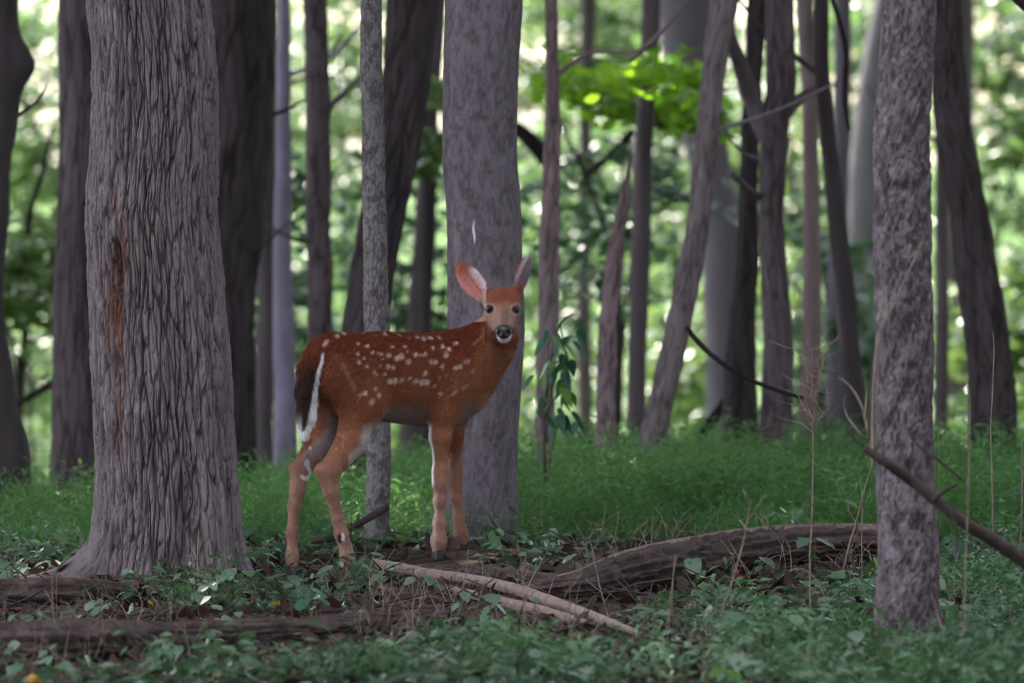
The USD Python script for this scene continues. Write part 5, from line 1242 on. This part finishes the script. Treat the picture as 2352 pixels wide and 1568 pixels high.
def d_grass_back(x, y):
    return smooth(20.0, 21.4, y + 0.5 * (patch(x, y, 1.2, 3) - 0.5)) * (0.45 + 0.9 * smooth(0.35, 0.6, patch(x, y, 1.1, 5))) * near_trunk(x, y, 0.06)
pos, yaw, r = scatter(15000, 1, 19.6, 33, d_grass_back)
sc = 0.72 * np.clip(r.lognormal(-0.1, 0.3, len(pos)), 0.5, 1.6) * (0.55 + 0.45 * smooth(20.4, 22.0, pos[:, 1])) * (0.75 + 0.5 * patch(pos[:, 0], pos[:, 1], 0.9, 7))
instancer('stiltgrass', [(stilt_tuft(k), 'grass_blade') for k in range(5)], pos, yaw, sc, 'soft green stiltgrass covering the ground behind the fawn', 'grass', 1)

def d_tall(x, y): return smooth(22.0, 24.0, y) * smooth(0.40, 0.58, patch(x, y, 0.9, 65))
pos, yaw, r = scatter(2200, 11, 22.0, 32, d_tall)
instancer('tall_grass', [(stilt_tuft(30 + k, 8, 0.23, 0.05, 0.075, 8, 0.006), 'grass_pale') for k in range(3)], pos, yaw, r.uniform(0.45, 0.9, len(pos)), 'taller pale wispy grass at the back of the grassy rise', 'grass', 11, 0.25)

def d_grass_front(x, y):
    vx, vy = V(np.stack([x, y, ground(x, y)], -1))
    a = smooth(1455, 1510, vy) * smooth(720, 900, vx) * (1 - 0.45 * smooth(1750, 1950, vx))
    b = 0.12 * smooth(1340, 1400, vy) + 0.10
    c = 0.75 * smooth(2150, 2230, vx) * smooth(1180, 1240, vy)
    litter = 1 - 0.85 * smooth(1380, 1480, vx) * (1 - smooth(1880, 1960, vx)) * smooth(1270, 1300, vy) * (1 - smooth(1400, 1450, vy))
    return np.clip(a + b + c, 0, 1) * litter * clear(vx, vy) * near_trunk(x, y) * hoof_clear(x, y) * (0.15 + 1.1 * smooth(0.40, 0.58, patch(x, y, 2.6, 15)))
pos, yaw, r = scatter(5200, 2, 14.9, 20.8, d_grass_front)
sc = r.uniform(0.3, 0.75, len(pos)) * (0.7 + 0.5 * smooth(0.4, 0.65, patch(pos[:, 0], pos[:, 1], 3.0, 45)))
instancer('short_grass', [(stilt_tuft(20 + k, 6, 0.15, 0.05, 0.075, 6, 0.013), 'grass_front') for k in range(4)], pos, yaw, sc, 'short green grass in the foreground around the logs and sticks', 'grass', 2, 0.3)

def d_ivy(x, y):
    vx, vy = V(np.stack([x, y, ground(x, y)], -1))
    litter = 1 - 0.7 * smooth(1400, 1480, vx) * (1 - smooth(1880, 1960, vx)) * smooth(1290, 1310, vy) * (1 - smooth(1390, 1440, vy))
    left = 0.18 + 1.0 * smooth(0.45, 0.6, patch(x, y, 3.2, 25))
    return np.clip(left, 0, 1) * litter * clear(vx, vy, 0.9) * near_trunk(x, y) * hoof_clear(x, y)
pos, yaw, r = scatter(2300, 3, 14.9, 20.6, d_ivy)
instancer('ground_ivy', [(herb(40 + k, 9, 0.05, 0.034, 0.06), 'ivy_leaf') for k in range(5)], pos, yaw, r.uniform(0.5, 1.15, len(pos)), 'small round leaved ground cover in the foreground', 'ground cover', 3, 0.25)

def d_fern(x, y):
    vx, vy = V(np.stack([x, y, ground(x, y)], -1))
    return np.clip(0.10 + 0.8 * smooth(2130, 2200, vx) * smooth(1200, 1300, vy), 0, 1) * clear(vx, vy) * near_trunk(x, y) * hoof_clear(x, y)
pos, yaw, r = scatter(1400, 4, 15.0, 21.0, d_fern)
instancer('small_fern', [(fern(60 + k), 'leaf_dark') for k in range(3)], pos, yaw, r.uniform(0.4, 0.9, len(pos)), 'small feathery dark green plants on the forest floor', 'fern', 4, 0.2)

def dead_leaf(seed):
    r = np.random.default_rng(seed)
    return one_leaf(np.array([0, 0, 0.004]), [1, 0, r.uniform(-0.1, 0.35)], 0.06, 0.6, r.uniform(-0.2, 0.3), r.uniform(-0.5, 0.5), lobed=seed % 2 == 0, fold=r.uniform(-0.3, 0.4), n=6)
pos, yaw, r = scatter(6500, 5, 14.9, 21.5, lambda x, y: (0.4 + 0.6 * smooth(0.35, 0.6, patch(x, y, 2.0, 35))) * (0.3 + 0.7 * near_trunk(x, y)))
pos[:, 2] += 0.004 + r.uniform(0, 0.012, len(pos))
instancer('leaf_litter', [(dead_leaf(70 + k), 'leaf_brown') for k in range(6)], pos, yaw, r.uniform(0.35, 1.0, len(pos)), 'dead brown leaf litter on the forest floor', 'leaf litter', 5, 0.5)
def chip(seed):
    r = np.random.default_rng(seed); q = np.array([[0, 0, 0], [0.05, r.normal(0, .006), .004], [0.11, r.normal(0, .01), r.uniform(0, .02)]])
    return tube(q, [0.0022, 0.002, 0.001], 4)
pos, yaw, r = scatter(2200, 6, 14.9, 20.8, lambda x, y: 0.8 + 0 * x)
pos[:, 2] += 0.01
def stalk(seed):
    r = np.random.default_rng(seed); out = []
    for k in range(3):
        b = np.r_[r.normal(0, .015, 2), 0]; t_ = b + np.r_[r.normal(0, .05, 2), r.uniform(0.05, 0.16)]
        m_ = (b + t_) / 2 + np.r_[r.normal(0, .015, 2), 0.01]
        out.append(tube(spline([b, m_, t_], 5), np.linspace(0.0012, 0.0006, 5), 4, cap=False))
        e_ = m_ + np.r_[r.normal(0, .03, 2), r.uniform(0.0, 0.05)]
        out.append(tube(np.array([m_, e_]), [0.0008, 0.0005], 4, cap=False))
    return join(out)
pos2, yaw2, r2 = scatter(520, 7, 15.0, 20.8, lambda x, y: hoof_clear(x, y) * (0.25 + 0.75 * smooth(0.42, 0.6, patch(x, y, 1.6, 55))))
instancer('dry_stalks', [(stalk(90 + k), 'dry_stem') for k in range(5)], pos2, yaw2, r2.uniform(0.5, 1.2, len(pos2)), 'thin dry broken stalks scattered through the low plants', 'dry stalks', 7, 0.4)
instancer('twig_litter', [(chip(80 + k), 'bark_twig') for k in range(4)], pos, yaw, r.uniform(0.4, 1.6, len(pos)), 'small fallen twigs scattered in the litter', 'twigs', 6, 0.3)
